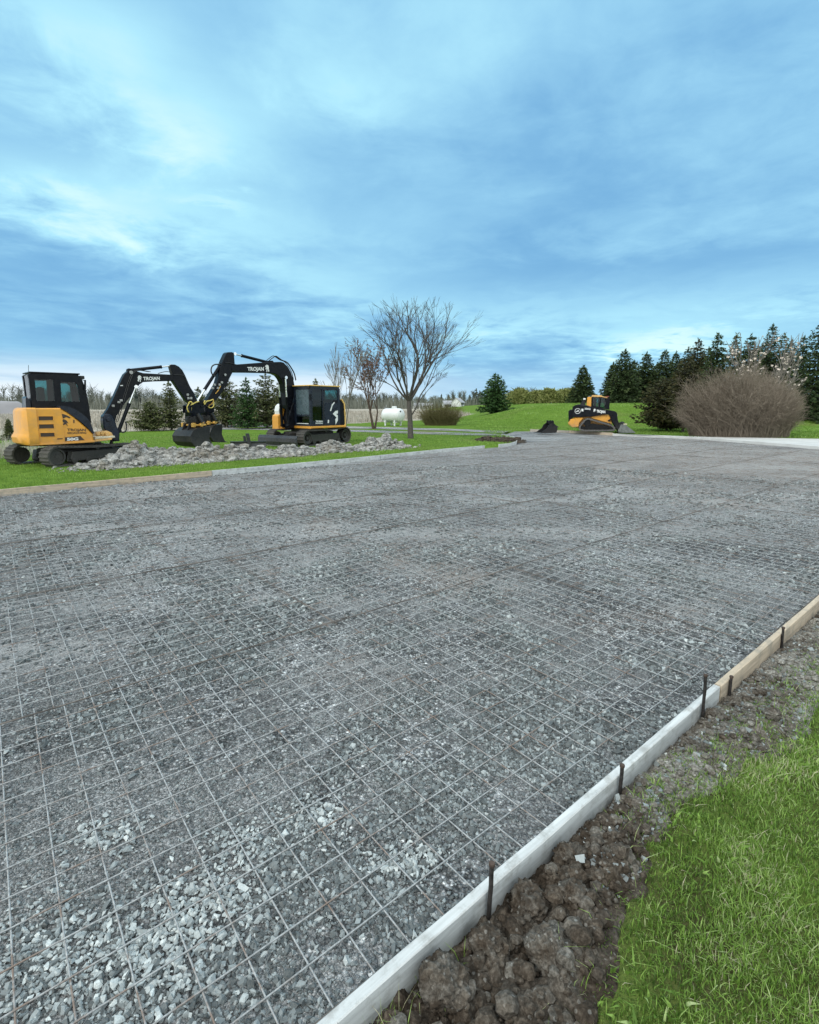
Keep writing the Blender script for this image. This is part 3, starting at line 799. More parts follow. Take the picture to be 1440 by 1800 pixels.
def soil_clods():
    rng = np.random.default_rng(11)
    protos = [lumpy(rng, 1, 2, .5, seed=60+i, octs=3) for i in range(6)]
    V, F, T = [], [], []; nb = 0
    for k in range(5200):
        u = rng.uniform(.3, 6.5) if k < 3900 else rng.uniform(6, 16); e = float(edge_v(u)); t = rng.beta(1.3, 1.3)*.98+.04; v = v_out-(v_out-e)*t
        wet = u < 2.1
        r = float(np.exp(rng.normal(math.log(.0095 if wet else .0075), .6))); r = min(r, .032 if wet else .022)*(1 if u < 6 else 1.8)
        if v+r > v_out-.004: continue
        h, tt = soil_h(np.array([u]), np.array([v])); p = protos[k % 6]; a = rng.uniform(0, 6.28); c, s = math.cos(a), math.sin(a)
        q = p[0]@np.array([[c, -s, 0], [s, c, 0], [0, 0, 1]])*r
        x, y = UV(u, v); V.append(q+np.array([x, y, h[0]+r*.35])); F.append(p[1]+nb); nb += len(q)
        T.append(np.full(len(q), np.clip(tt[0]+rng.normal(.0, .16), 0, 1)))
    o = mesh_np('soil_crumbs', np.concatenate(V), np.concatenate(F), W['soil'], None, False, attr=np.concatenate(T))
    tag(o, 'loose crumbs of brown earth along the near board', 'soil', kind='stuff')
    # pale stones in the dry stretch
    n = 3200; u = np.r_[rng.uniform(1.6, 6.5, n*2//3), rng.uniform(6, 16, n-n*2//3)]; e = edge_v(u); v = v_out-(v_out-e)*rng.beta(1.1, 1.1, n)*1.05-.01
    s = .0065*np.exp(rng.normal(0, .45, n))*np.where(u > 6, 1.7, 1); s = np.minimum(s, .024); ok = v+s < v_out-.004; u, v, s = u[ok], v[ok], s[ok]
    h, _ = soil_h(u, v); P = np.column_stack([u*UU[0]+v*VV[0], u*UU[1]+v*VV[1], h+s*.25])
    Vr, Fr = rocks(P, s, rng, .7); o = mesh_np('stone_rubble', Vr, Fr, W['stone'], attr=np.repeat(np.clip(rng.normal(.52, .2, len(u)), 0, 1), 8))
    tag(o, 'small pale stones strewn through the dug soil', 'rubble', kind='stuff')
    # the large clods one can tell apart
    for i, (px, py, r, lb) in enumerate([(768, 1722, .072, 'rounded brown clod of earth lying against the white board at the bottom edge'),
            (918, 1582, .070, 'large cracked brown clod of earth just right of the nearest steel stake'),
            (985, 1500, .055, 'dark clod of earth below the white board, behind the large cracked clod'),
            (1005, 1590, .050, 'lumpy brown clod right of the large cracked clod'),
            (860, 1672, .060, 'brown clod of earth at the foot of the nearest steel stake'),
            (960, 1690, .062, 'flat dark clod in the middle of the dug soil, near the turf'),
            (1250, 1262, .045, 'grey-brown clod under the joint of the white and the bare board'),
            (1355, 1280, .040, 'pale dry clod at the edge of the turf on the right')]):
        x, y = G(px, py, .04); u, v = toUV(x, y)
        v = min(v, v_out-.012-r*1.02)
        x, y = UV(u, v); h, tt = soil_h(np.array([u]), np.array([v]))
        q, f = lumpy(rng, r, 5, .42, (1.0, .95, .78), 70+i, 5, 3.0)
        o = mesh_np('soil_clod', q, f, W['soil'], None, True, attr=np.clip(.03+.5*float(tt[0])+.8*(fbm(q[:, 0]*30, q[:, 1]*30, q[:, 2]*30, oct=3, seed=90+i)-.45), 0, 1))
        o.location = (x, y, float(h[0])+r*.22); o.rotation_euler = (0, 0, i*1.3); tag(o, lb, 'clod', 'big clods of earth by the near board')
soil_clods()

# ------------------------------------------------------------------ turf
def blades(x, y, z, hgt, wid, tint, rng, lean=.55, name='grass', mat=None):
    n = len(x); a = rng.uniform(0, 2*np.pi, n); dx, dy = np.cos(a), np.sin(a)
    la = rng.uniform(0, 2*np.pi, n); lm = np.abs(rng.normal(0, lean, n)); lx, ly = np.cos(la)*lm, np.sin(la)*lm
    V = np.empty((n, 5, 3)); w = wid/2
    k1, k2 = .5, 1.0
    for idx, (s, t, wf) in enumerate([(-1, 0, 1), (1, 0, 1), (-1, k1, .8), (1, k1, .8), (0, k2, 0)]):
        hz = hgt*t; bx = lx*hgt*t*t; by = ly*hgt*t*t
        V[:, idx, 0] = x+dx*w*s*wf+bx; V[:, idx, 1] = y+dy*w*s*wf+by; V[:, idx, 2] = z+hz*(1-.25*lm*t)
    b = 5*np.arange(n)[:, None]
    F = np.concatenate([b+np.array([[0, 1, 3]]), b+np.array([[0, 3, 2]]), b+np.array([[2, 3, 4]])])
    return mesh_np(name, V.reshape(-1, 3), F, mat or W['blade'], None, False, attr=np.repeat(tint, 5))
def turf():
    rng = np.random.default_rng(21)
    # near lawn, right
    n = 520000; u = rng.uniform(-.2, 7.5, n); e = edge_v(u); v = e+.05-np.abs(rng.normal(0, 1, n))*.0-rng.uniform(0, 2.2, n)
    x = u*UU[0]+v*VV[0]; y = u*UU[1]+v*VV[1]
    r = np.hypot(x, y); ok = (np.abs(x) < 1.05*y+.35) & (y > .75) & (rng.random(n) < np.clip((2.1/r)**1.7, .06, 1)); x, y, u, v, e = x[ok], y[ok], u[ok], v[ok], e[ok]
    d = e-v+.10*(fbm(x*5, y*5, oct=3, seed=23)-.5)
    patch = fbm(x*2.2, y*2.2, oct=4, seed=24); thin = fbm(x*7, y*7, oct=3, seed=25)
    keep = (d > -.04) & (rng.random(len(x)) < np.clip(.22+d*6, 0, 1)*np.where(thin < .36, .6, 1)); x, y, patch, d = x[keep], y[keep], patch[keep], d[keep]; thin = thin[keep]
    near = sstep(-.02, .18, d)
    hg = (.012+.022*patch)*np.exp(rng.normal(0, .32, len(x)))*(.8+.35*near); wd = rng.uniform(.0022, .0046, len(x))*np.clip(r[ok][keep]/2.4, 1, 2.6)
    t = np.clip(.03+.84*rng.beta(1.2, 1.35, len(x))+.70*(patch-.5)+.5*(thin-.5)+np.where(rng.random(len(x)) < .045, .5, 0)+.18*(1-near)*rng.random(len(x)), 0, 1)
    u2, v2 = toUV(x, y); z = np.where(d > 0.10, H(x, y), np.maximum(H(x, y), soil_h(u2, v2)[0]))-.004
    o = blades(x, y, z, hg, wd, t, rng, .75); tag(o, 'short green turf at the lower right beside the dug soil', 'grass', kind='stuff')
    print('near blades', len(x))
    # broad leaves in the turf
    n = 5200; u = rng.uniform(.2, 5, n); e = edge_v(u); v = e-rng.uniform(0, 1.4, n); x, y = u*UU[0]+v*VV[0], u*UU[1]+v*VV[1]
    k = (fbm(x*3.2, y*3.2, oct=3, seed=27) > .50) & (np.abs(x) < 1.0*y+.3); x, y = x[k], y[k]
    o = blades(x, y, H(x, y)+.010, rng.uniform(.014, .030, len(x)), rng.uniform(.008, .014, len(x)), np.clip(rng.normal(.55, .2, len(x)), 0, .92), rng, 1.1, 'clover_leaves')
    tag(o, 'clover and broad leaves in the turf', 'clover', kind='stuff')
    # straggling pale stems at the edge of the cut and along the board foot
    n = 420; u = np.r_[rng.uniform(.5, 4.5, 330), rng.uniform(.45, 1.05, 90)]; e = edge_v(u); v = np.r_[e[:330]+rng.normal(.02, .05, 330), v_out-.02-np.abs(rng.normal(0, .05, 90))]
    x, y = u*UU[0]+v*VV[0], u*UU[1]+v*VV[1]; h, _ = soil_h(u, np.minimum(v, v_out-.02)); z = np.maximum(h, H(x, y))-.005
    o = blades(x, y, z, rng.uniform(.03, .085, n), rng.uniform(.002, .0035, n), np.clip(rng.normal(.80, .18, n), 0, 1), rng, 1.2, 'grass_stems'); tag(o, 'straggling grass stems at the edge of the cut turf', 'grass', kind='stuff')
    # tufts that survive in the spoil
    V_ = []
    for k in range(150):
        uc = rng.uniform(1.9, 6.5); ec = float(edge_v(uc)); tc = 1-abs(rng.normal(0, .28)); vc = v_out-(v_out-ec)*tc; m = rng.integers(14, 60); V_.append(np.column_stack([uc+rng.normal(0, .035, m), np.minimum(vc+rng.normal(0, .03, m), v_out-.03)]))
    q = np.concatenate(V_); u, v = q[:, 0], q[:, 1]; x, y = u*UU[0]+v*VV[0], u*UU[1]+v*VV[1]; h, _ = soil_h(u, v)
    o = blades(x, y, h-.004, rng.uniform(.012, .045, len(x)), rng.uniform(.0025, .005, len(x)), np.clip(rng.normal(.5, .25, len(x)), 0, 1), rng, 1.0, 'grass_tufts'); tag(o, 'torn grass tufts scattered over the grey spoil beside the near board', 'grass', kind='stuff')
    # lawn behind the left boards
    n = 120000; rr = np.sqrt(rng.uniform(10**2, 34**2, n)); a = np.radians(rng.uniform(-47, 12, n)); x, y = rr*np.sin(a), rr*np.cos(a)
    ok = ~in_poly(x, y, PAD) & (rng.random(n) < np.clip((13/rr)**2, .06, 1)); x, y = x[ok], y[ok]; rr = rr[ok]
    u2, v2 = toUV(x, y); ok = (v2 > 12.5); x, y, rr = x[ok], y[ok], rr[ok]
    pt = fbm(x*.9, y*.9, oct=4, seed=28)
    o = blades(x, y, H(x, y)-.005, rng.uniform(.035, .09, len(x))*(.6+.8*pt), rng.uniform(.007, .014, len(x))*rr/13, np.clip(.22+.5*rng.beta(2, 2, len(x))+.5*(pt-.5), 0, .95), rng, .6, 'grass')
    tag(o, 'mown green lawn beyond the left form board', 'grass', kind='stuff')
    print('left blades', len(x))
    # lawn on and before the bank at the right
    n = 60000; x = rng.uniform(5, 45, n); y = rng.uniform(28, 60, n); ok = ~in_poly(x, y, PAD) & (np.abs(x) < .9*y+2); x, y = x[ok], y[ok]
    pt = fbm(x*.5, y*.5, oct=4, seed=29)
    o = blades(x, y, H(x, y)-.005, rng.uniform(.05, .12, len(x))*(.6+.8*pt), rng.uniform(.02, .05, len(x)), np.clip(.25+.5*rng.beta(2, 2, len(x))+.7*(pt-.5), 0, .92), rng, .6, 'grass')
    tag(o, 'green lawn on the low bank behind the tracked loader', 'grass', kind='stuff')
turf()

def straw(name, x, y, hg, wd, rng, label, t0=.55):
    t = np.clip(rng.normal(t0, .22, len(x)), 0, 1)
    o = blades(x, y, H(x, y)-.02, hg, wd, t, rng, .35, name, W['straw']); tag(o, label, 'dry grass', kind='stuff')
def fields():
    rng = np.random.default_rng(31)
    n = 90000; y = np.sqrt(rng.uniform(33**2, 120**2, n)); x = y*rng.uniform(-.95, .16, n)
    k = (field_mask(x, y) > .55) & (rng.random(n) < sstep(.36, .56, fbm(x*.14, y*.14, oct=4, seed=36))*.9+.1); x, y = x[k], y[k]
    straw('dry_grass', x, y, rng.uniform(.35, 1.0, len(x))*(.6+.5*fbm(x*.3, y*.3, oct=2, seed=37)), .02+.0011*y, rng, 'tall pale dry grass in the field behind the excavators')
    n = 5200; c = [G(10, 800, .1), G(22, 770, .1), G(5, 745, .1), G(-60, 800, .1)]; i = rng.integers(0, 4, n)
    x = np.array([c[k][0] for k in i])+rng.normal(0, 1.6, n)-.6; y = np.array([c[k][1] for k in i])+rng.normal(0, 1.5, n)
    k = ~((x > -12.9) & (y < 19.5)); x, y = x[k], y[k]
    straw('dry_weeds', x, y, rng.uniform(.15, .75, len(x)), rng.uniform(.008, .02, len(x)), rng, 'grey dry weeds left of the orange excavator', .75)
fields()

# ------------------------------------------------------------------ old gravel track, concrete drive
def ribbon(name, top, bot, mat, dz, nx=60, ny=6):
    """sheet draped on the ground between two lines given in the photograph"""
    T = np.array([G(*p, .1) for p in top]); B = np.array([G(*p, .1) for p in bot]); V = []
    def samp(L, t):
        s = t*(len(L)-1); i = min(int(s), len(L)-2); return L[i]+(L[i+1]-L[i])*(s-i)
    for i in range(nx+1):
        for j in range(ny+1):
            p = samp(B, i/nx)+(samp(T, i/nx)-samp(B, i/nx))*(j/ny); V.append(p)
    V = np.array(V); wob = .25*(fbm(V[:, 0]*.7, V[:, 1]*.7, oct=3, seed=61)-.5); jj = np.tile(np.arange(ny+1), nx+1); ed = (jj == 0) | (jj == ny)
    V[:, 1] += np.where(ed, wob*2.5, 0)
    z = H(V[:, 0], V[:, 1])+dz
    i = np.arange(nx)[:, None]*(ny+1); j = np.arange(ny)[None]; F = np.stack([i+j, i+ny+1+j, i+ny+2+j, i+j+1], -1).reshape(-1, 4)
    o = mesh_np(name, np.column_stack([V, z]), F, mat, None, True)
    if o.data.polygons[0].normal.z < 0: o.data.flip_normals()
    return tag(o, kind='structure')
ribbon('gravel_track', [(360, 748), (560, 749), (680, 751), (790, 754.3), (900, 757.5)], [(360, 750.5), (560, 752), (680, 754.6), (790, 758), (885, 761)], W['gravel'], .016)
ribbon('gravel_track', [(360, 752.5), (520, 754), (640, 756.2), (770, 760), (890, 763)], [(360, 755), (520, 757), (640, 759.6), (770, 764), (882, 766.5)], W['gravel'], .016)
ribbon('gravel_path', [(560, 735.5), (610, 736.4), (660, 737.5), (690, 738.5)], [(560, 738), (610, 739), (660, 740), (690, 741)], W['concrete'], .02)
def drive():
    fr = [np.array(far_form[-1])+np.array([.03, -.02])]+[np.array(p) for p in drive_front]+[np.array(drive_end)]
    bk = [np.array(G(1077, 763.2, .1)), np.array(G(1160, 766.2, .1)), np.array(G(1250, 769, .1)), np.array(G(1440, 772.5, .1))]
    bk.append(bk[-1]+(bk[-1]-bk[-2])*1.6)
    loops = []
    for a, b in zip(fr, bk):
        a = np.array(a); b = np.array(b)
        loops.append([(a[0], a[1], -.1), (a[0], a[1], .118), (a[0], a[1]+.012, .130), (b[0], b[1], .135), (b[0], b[1], -.1)])
    o = MB().loft(loops).build('concrete_driveway', W['concrete']); tag(o, kind='structure')
drive()

# ------------------------------------------------------------------ heaps of dug clay along the left board
def pile(ca, length, width, height, bumps, label, seed, mat='clay', few=1.0):
    """heightfield with clods; ca centre on the ground, long side parallel to the left board"""
    rng = np.random.default_rng(seed); ang = math.atan2(lf[2][1]-lf[1][1], lf[2][0]-lf[1][0])
    nx, ny = int(length/.035), int(width/.035); a = np.linspace(-length/2, length/2, nx); b = np.linspace(-width/2, width/2, ny); A, B = np.meshgrid(a, b, indexing='ij')
    e = (A/(length/2))**2+(B/(width/2))**2; dome = np.clip(1-e, 0, 1)**.75
    hh = np.zeros_like(A)
    for (fa, fb, s, h) in bumps: hh = np.maximum(hh, h*np.exp(-(((A/length-fa)/s)**2+((B/width-fb)/(s*1.5))**2)))
    d1, d2, idv = worley(A*4.2+seed, B*4.2, seed); e1, e2, i2 = worley(A*10, B*10+seed, seed+1)
    h = height*hh*dome**.5+dome**.4*(.13*np.clip(1-d1*1.2, 0, 1)**.7*idv+.075*np.clip(1-e1*1.2, 0, 1)*i2)*(.5+height)+.05*(fbm(A*6, B*6, oct=4, seed=seed)-.5)
    edge = sstep(.80, 1.0, e); h = h*(1-edge)-.05*edge
    c, s = math.cos(ang), math.sin(ang); V = np.column_stack([A.ravel(), B.ravel(), h.ravel()])
    i = np.arange(nx-1)[:, None]*ny; j = np.arange(ny-1)[None]; F = np.stack([i+j, i+ny+j, i+ny+j+1, i+j+1], -1).reshape(-1, 4)
    F = F[(e.ravel()[F] < 1.0).any(1)]
    o = mesh_np('dirt_pile', V, F, W[mat], None, False); o.location = (ca[0], ca[1], float(H(ca[0], ca[1]))); o.rotation_euler = (0, 0, ang)
    tag(o, label, 'dirt pile', 'heaps of dug clay along the left board')
    # clods that belong to the heap
    Vs, Fs, nb = [], [], 0; protos = [lumpy(rng, 1, 2, .75, (1.1, .9, .85), 200+k, 3) for k in range(5)]
    for k in range(int(230*length*width*few)):
        fa, fb = rng.normal(0, .26), rng.normal(-.03, .31); ee = (fa*2)**2+(fb*2)**2
        if ee > 2.3 or (fb < 0 and fb*width < -1.02): continue
        ii = min(nx-1, max(0, int((fa+.5)*(nx-1)))); jj = min(ny-1, max(0, int((fb+.5)*(ny-1))))
        r = min(.13, float(np.exp(rng.normal(math.log(.026), .70))))*(1 if ee < 1.1 else .6); p = protos[k % 5]; an = rng.uniform(0, 6.28); cc, ss = math.cos(an), math.sin(an)
        q = p[0]@np.array([[cc, -ss, 0], [ss, cc, 0], [0, 0, 1]])*r+np.array([fa*length, fb*width, max(0, h[ii, jj])+r*.25]); Vs.append(q); Fs.append(p[1]+nb); nb += len(q)
    cl = mesh_np('clods', np.concatenate(Vs), np.concatenate(Fs), W[mat], o, False); cl['kind'] = 'stuff'
def board_pt(px, py, off):
    g = np.array(G(px, py, .1)); d = lf[2]-lf[1]; d /= np.linalg.norm(d); return tuple(g+np.array([-d[1], d[0]])*off)
pile(board_pt(258, 821, 1.0), 3.2, 1.7, .54, [(.02, .05, .17, 1), (-.22, -.1, .14, .42), (.24, .05, .15, .66)], 'broad grey heap of clay in front of the orange excavator, left of the buckets', 1)
pile(board_pt(415, 812, 1.15), 4.2, 1.8, .52, [(-.33, .1, .10, .95), (-.1, .05, .14, .72), (.12, 0, .13, .66), (.36, 0, .12, .5)], 'long knobbly clay heap below the two excavator buckets', 2)
pile(board_pt(545, 803, 1.1), 2.4, 1.4, .32, [(-.1, 0, .17, .9), (.25, .1, .15, .6)], 'low lumpy clay heap in front of the dozer blade', 3)
pile(board_pt(620, 797, 1.2), 2.3, 1.3, .30, [(0, 0, .2, .9), (.3, .1, .13, .7)], 'low clay heap below the tracks of the excavator with the orange cab roof', 4)
pile(board_pt(705, 791, 1.2), 3.0, 1.4, .44, [(-.1, .1, .14, .95), (.12, .05, .12, 1), (.32, -.05, .12, .5), (-.35, 0, .13, .6)], 'pale grey clay heap in front of the bare tree', 5)
pile(tuple(np.array(G(881, 774, .1))), 2.3, 2.6, .06, [(0, 0, .3, .7), (.2, .2, .2, .9)], 'low dark mound of earth inside the bent white board', 6, 'soil', .35)
# ------------------------------------------------------------------ machine materials
simple('orange', (.74, .335, .035), .38, 0, .10, 3, .5, 0, .16, .45)
simple('orange_deck', (.70, .40, .12), .5, 0, .18, 6, .5, 0, .4)
simple('yellow_trim', (.78, .48, .13), .45, 0, .10, 5, .5, 0, .2)
simple('black_paint', (.004, .0055, .010), .32, 0, .3, 4, .16, 0, .03, .12)
simple('blue_black', (.008, .014, .028), .28, 0, .3, 4, .3, 0, .04, .25)
simple('dark_steel', (.010, .011, .013), .5, .1, .4, 12, .4, .2, .07, .18)
simple('rubber', (.014, .015, .0155), .75, 0, .4, 14, .35, .3, .12, .32)
simple('dusty_rubber', (.115, .11, .105), .8, 0, .4, 14, .3, .3)
simple('undercarriage_black', (.005, .005, .006), .5, 0, .3, 10, .3)  # near-black, free of mud, for wheels and frame inside the loader tracks
simple('worn_steel', (.34, .34, .33), .35, .85, .3, 20)
simple('chrome', (.72, .73, .74), .12, 1.0, .05, 20)
simple('hose', (.016, .016, .018), .5, 0, .2, 30)
simple('yellow_hose', (.62, .50, .12), .5, 0, .2, 30)
simple('brass', (.62, .36, .08), .4, .4, .25, 25)
simple('decal_white', (.74, .75, .74), .5, 0, .06, 25)
simple('decal_dark', (.045, .028, .018), .5, 0, .1, 25)
simple('seat_cloth', (.02, .02, .022), .9, 0, .2, 25)
simple('red_light', (.22, .05, .03), .3, 0, .1, 25)
simple('white_tank', (.72, .74, .735), .4, 0, .05, 2)
simple('pale_step', (.62, .56, .42), .6, 0, .15, 14)
def m_glass(g, b, out):
    g.t.nodes.remove(b)
    tr = g.new('ShaderNodeBsdfTransparent'); g.put(tr.inputs[0], (.42, .66, .67)); gl = g.new('ShaderNodeBsdfGlossy'); gl.inputs['Roughness'].default_value = .03
    fr = g.new('ShaderNodeFresnel'); fr.inputs[0].default_value = 1.5
    bf = g.new('ShaderNodeNewGeometry').outputs['Backfacing']
    mx = g.new('ShaderNodeMixShader'); g.put(mx.inputs[0], g.math('MULTIPLY', fr.outputs[0], g.math('SUBTRACT', 1.0, bf))); g.l.new(tr.outputs[0], mx.inputs[1]); g.l.new(gl.outputs[0], mx.inputs[2]); g.l.new(mx.outputs[0], out.inputs[0])
material('cab_glass', m_glass)
def m_painted_sheen(g, b, out):  # teal diffuse stands in for reflected sky and lit interior in the windscreen
    m_glass(g, b, out); surf = out.inputs[0].links[0].from_socket
    df = g.new('ShaderNodeBsdfDiffuse'); n = g.noise(geo_pos(g), 5, 5, .65).outputs[0]; g.put(df.inputs[0], g.mix(n, (.09, .13, .15), (.15, .20, .23)))
    mx = g.new('ShaderNodeMixShader'); g.put(mx.inputs[0], g.maprange(n, .3, .7, .5, .75)); g.l.new(surf, mx.inputs[1]); g.l.new(df.outputs[0], mx.inputs[2]); g.l.new(mx.outputs[0], out.inputs[0])
material('painted_sheen_glass', m_painted_sheen)

class Frame:
    """upright working plane of a machine: x ahead, y to its left, z up, seen from the photograph's viewpoint"""
    def __init__(s, O, heading):
        s.O = Vector(O); s.h = heading; s.F = Vector((math.cos(heading), math.sin(heading), 0)); s.Lf = Vector((-math.sin(heading), math.cos(heading), 0))
    def p(s, px, py, lat):
        d = Vector(ray_dir(px, py)); E = Vector((0, 0, EYE)); n = s.Lf
        t = ((s.O-E).dot(n)+lat)/d.dot(n); q = E+d*t-s.O
        return (q.dot(s.F), q.z)
    def poly(s, pts, lat): return [s.p(a, b, lat) for a, b in pts]
    def front(s, px, py, x):
        """on the plane x = const: gives (y, z)"""
        d = Vector(ray_dir(px, py)); E = Vector((0, 0, EYE)); n = s.F
        t = ((s.O-E).dot(n)+x)/d.dot(n); q = E+d*t-s.O
        return (q.dot(s.Lf), q.z)
def smooth_poly(P, it=1):
    for _ in range(it):
        Q = []
        for i in range(len(P)):
            a, b = np.array(P[i]), np.array(P[(i+1) % len(P)]); Q += [tuple(a*.75+b*.25), tuple(a*.25+b*.75)]
        P = Q
    return P
FONTM = {}
def text_mesh(txt, bold=.03):
    k = (txt, bold)
    if k not in FONTM:
        cu = bpy.data.curves.new('lettering', 'FONT'); cu.body = txt; cu.size = 1; cu.offset = bold; cu.fill_mode = 'FRONT'; cu.resolution_u = 3
        o = bpy.data.objects.new('lettering', cu); COL.objects.link(o); dg = bpy.context.evaluated_depsgraph_get(); dg.update()
        me = bpy.data.meshes.new_from_object(o.evaluated_get(dg)); bpy.data.objects.remove(o)
        V = np.array([v.co[:] for v in me.vertices]); F = [tuple(p.vertices) for p in me.polygons]; bpy.data.meshes.remove(me)
        V[:, 0] -= V[:, 0].min(); FONTM[k] = (V, F)
    return FONTM[k]
def lettering(fr, txt, A, B, hpx, lat, mat, parent, sgn, bold=.03, name='lettering'):
    """words lying on the plane y=lat from photo place A to B, hpx tall"""
    V, F = text_mesh(txt, bold); a = np.array(fr.p(*A, lat)); b = np.array(fr.p(*B, lat)); c = np.array(fr.p(A[0], A[1]-hpx, lat))
    w = V[:, 0].max(); hh = V[:, 1].max(); q = a+np.outer(V[:, 0]/w, b-a)+np.outer(V[:, 1]/hh, (c-a)*np.array([0.25, 1]))
    P = np.column_stack([q[:, 0], np.full(len(q), lat+sgn*.004), q[:, 1]])
    return mesh_np(name, P, F, mat, parent)
def flat(fr, pts, lat, mat, parent, name, sgn, d=.004):
    P = fr.poly(pts, lat); m = MB().prism(P, lat, lat+sgn*d); return m.build(name, mat, parent)

def track(parent, cx0, cx1, y0, y1, h, r0, r1, nl=34, name='track', top_sag=.0, shape=None, th=.045, mat='rubber'):
    """rubber crawler: belt with lugs, frame beam, sprocket, idler and rollers; returns the belt"""
    yc, w = (y0+y1)/2, abs(y1-y0)
    if shape is None:
        P = []
        for k in range(13):
            a = math.pi/2+math.pi*k/12; P.append((cx0+r0*math.cos(a), r0+r0*math.sin(a)))
        for k in range(13):
            a = -math.pi/2+math.pi*k/12; P.append((cx1+r1*math.cos(a), r1+r1*math.sin(a)))
        # slight sag of the upper run
        Q = P[:]; n = 8
        a, b = P[-1], P[0]
        for k in range(1, n): t = k/n; Q.append((a[0]+(b[0]-a[0])*t, a[1]+(b[1]-a[1])*t-top_sag*math.sin(math.pi*t)))
        P = Q
    else: P = shape
    inner = inset(P, th)
    m = MB(); m.prism(P, y0, y1, 0, [inner[::-1]])
    # lugs
    L = [0]; n = len(P)
    for i in range(n): L.append(L[-1]+math.dist(P[i], P[(i+1) % n]))
    tot = L[-1]; A = sum(P[i][0]*P[(i+1) % n][1]-P[(i+1) % n][0]*P[i][1] for i in range(n)); sg = 1 if A > 0 else -1
    for k in range(nl):
        s = tot*k/nl; i = max(j for j in range(n) if L[j] <= s+1e-9); t = (s-L[i])/max(1e-9, L[i+1]-L[i]); a, b = P[i], P[(i+1) % n]
        q = (a[0]+(b[0]-a[0])*t, a[1]+(b[1]-a[1])*t); tx, tz = (b[0]-a[0])/max(1e-9, L[i+1]-L[i]), (b[1]-a[1])/max(1e-9, L[i+1]-L[i]); nx, nz = tz*sg, -tx*sg
        hw = tot/nl*.27; ht = .018
        pr = [(q[0]-tx*hw, q[1]-tz*hw), (q[0]+tx*hw, q[1]+tz*hw), (q[0]+tx*hw*.6+nx*ht, q[1]+tz*hw*.6+nz*ht), (q[0]-tx*hw*.6+nx*ht, q[1]-tz*hw*.6+nz*ht)]
        m.prism(pr, y0-.004, y1+.004)
    belt = m.build(name, MATS[mat], parent)
    return belt
def wheelset(parent, spec, y0, y1, beam=None, mat='dark_steel'):
    for (nm, x, z, r, kind) in spec:
        m = MB(); yc = (y0+y1)/2; w = abs(y1-y0)
        if kind == 'ring':
            m.lathe([(r*.55, -w*.30), (r*.55, w*.32), (r*.80, w*.36), (r*.82, w*.47), (r, w*.48), (r, -w*.48), (r*.82, -w*.47), (r*.8, -w*.36)], (x, yc, z), 'y', 24)
            for k in range(8):
                a = k*math.pi/4; m.disc((x+r*.38*math.cos(a), yc+math.copysign(w*.34, yc), z+r*.38*math.sin(a)), (0, 1, 0), r*.07, .03, 8)
            m.disc((x, yc, z), (0, 1, 0), r*.25, w*.8, 16)
        else: m.disc((x, yc, z), (0, 1, 0), r, w*.8, 18, .01)
        m.build(nm, MATS[mat], parent, True)
    if beam:
        m = MB(); m.prism(beam, y0+(y1-y0)*.18, y0+(y1-y0)*.82, .015); m.build('track_frame', MATS[mat], parent)

def cyl(parent, A, B, lat, r, frac=.6, rod_first=False, name='cylinder', rr=None):
    """hydraulic ram between two side-plane points, with bright rod as its sub-part"""
    A = Vector((A[0], lat, A[1])); B = Vector((B[0], lat, B[1]))
    if rod_first: A, B = B, A
    M = A+(B-A)*frac; d = (B-A).normalized()
    m = MB(); m.tube([A, A+(M-A)*.97, M-d*.02, M], [r, r, r*1.15, r*1.15], 14); m.disc(A, (0, 1, 0), r*1.25, r*2.4, 14)
    o = m.build(name, MATS['black_paint'], parent, True)
    k = MB(); k.tube([M-d*.01, B], rr or r*.52, 12); k.disc(B, (0, 1, 0), r*1.05, r*2.2, 14); k.build('rod', MATS['chrome'], o, True)
    return o
def hose(parent, pts, r, mat='hose', name='hose', n=7):
    P = [Vector(p) for p in pts]; Q = []
    for i in range(len(P)-1):
        p0 = P[max(0, i-1)]; p1 = P[i]; p2 = P[i+1]; p3 = P[min(len(P)-1, i+2)]
        for k in range(8):
            t = k/8; Q.append(.5*((2*p1)+(-p0+p2)*t+(2*p0-5*p1+4*p2-p3)*t*t+(-p0+3*p1-3*p2+p3)*t**3))
    Q.append(P[-1]); m = MB(); m.tube(Q, r, n); return m.build(name, MATS[mat], parent, True)

def frame_panel(mb, outline, holes, y0, y1):
    mb.prism(outline, y0, y1, 0, holes)
def rrect(x0, x1, z0, z1, r, shear=0.0):
    P = []
    for (cx, cz, a0) in ((x1-r, z1-r, 0), (x0+r, z1-r, 90), (x0+r, z0+r, 180), (x1-r, z0+r, 270)):
        for k in range(4):
            a = rad(a0+30*k); x, z = cx+r*math.cos(a), cz+r*math.sin(a); P.append((x+shear*(z-z0), z))
    return P

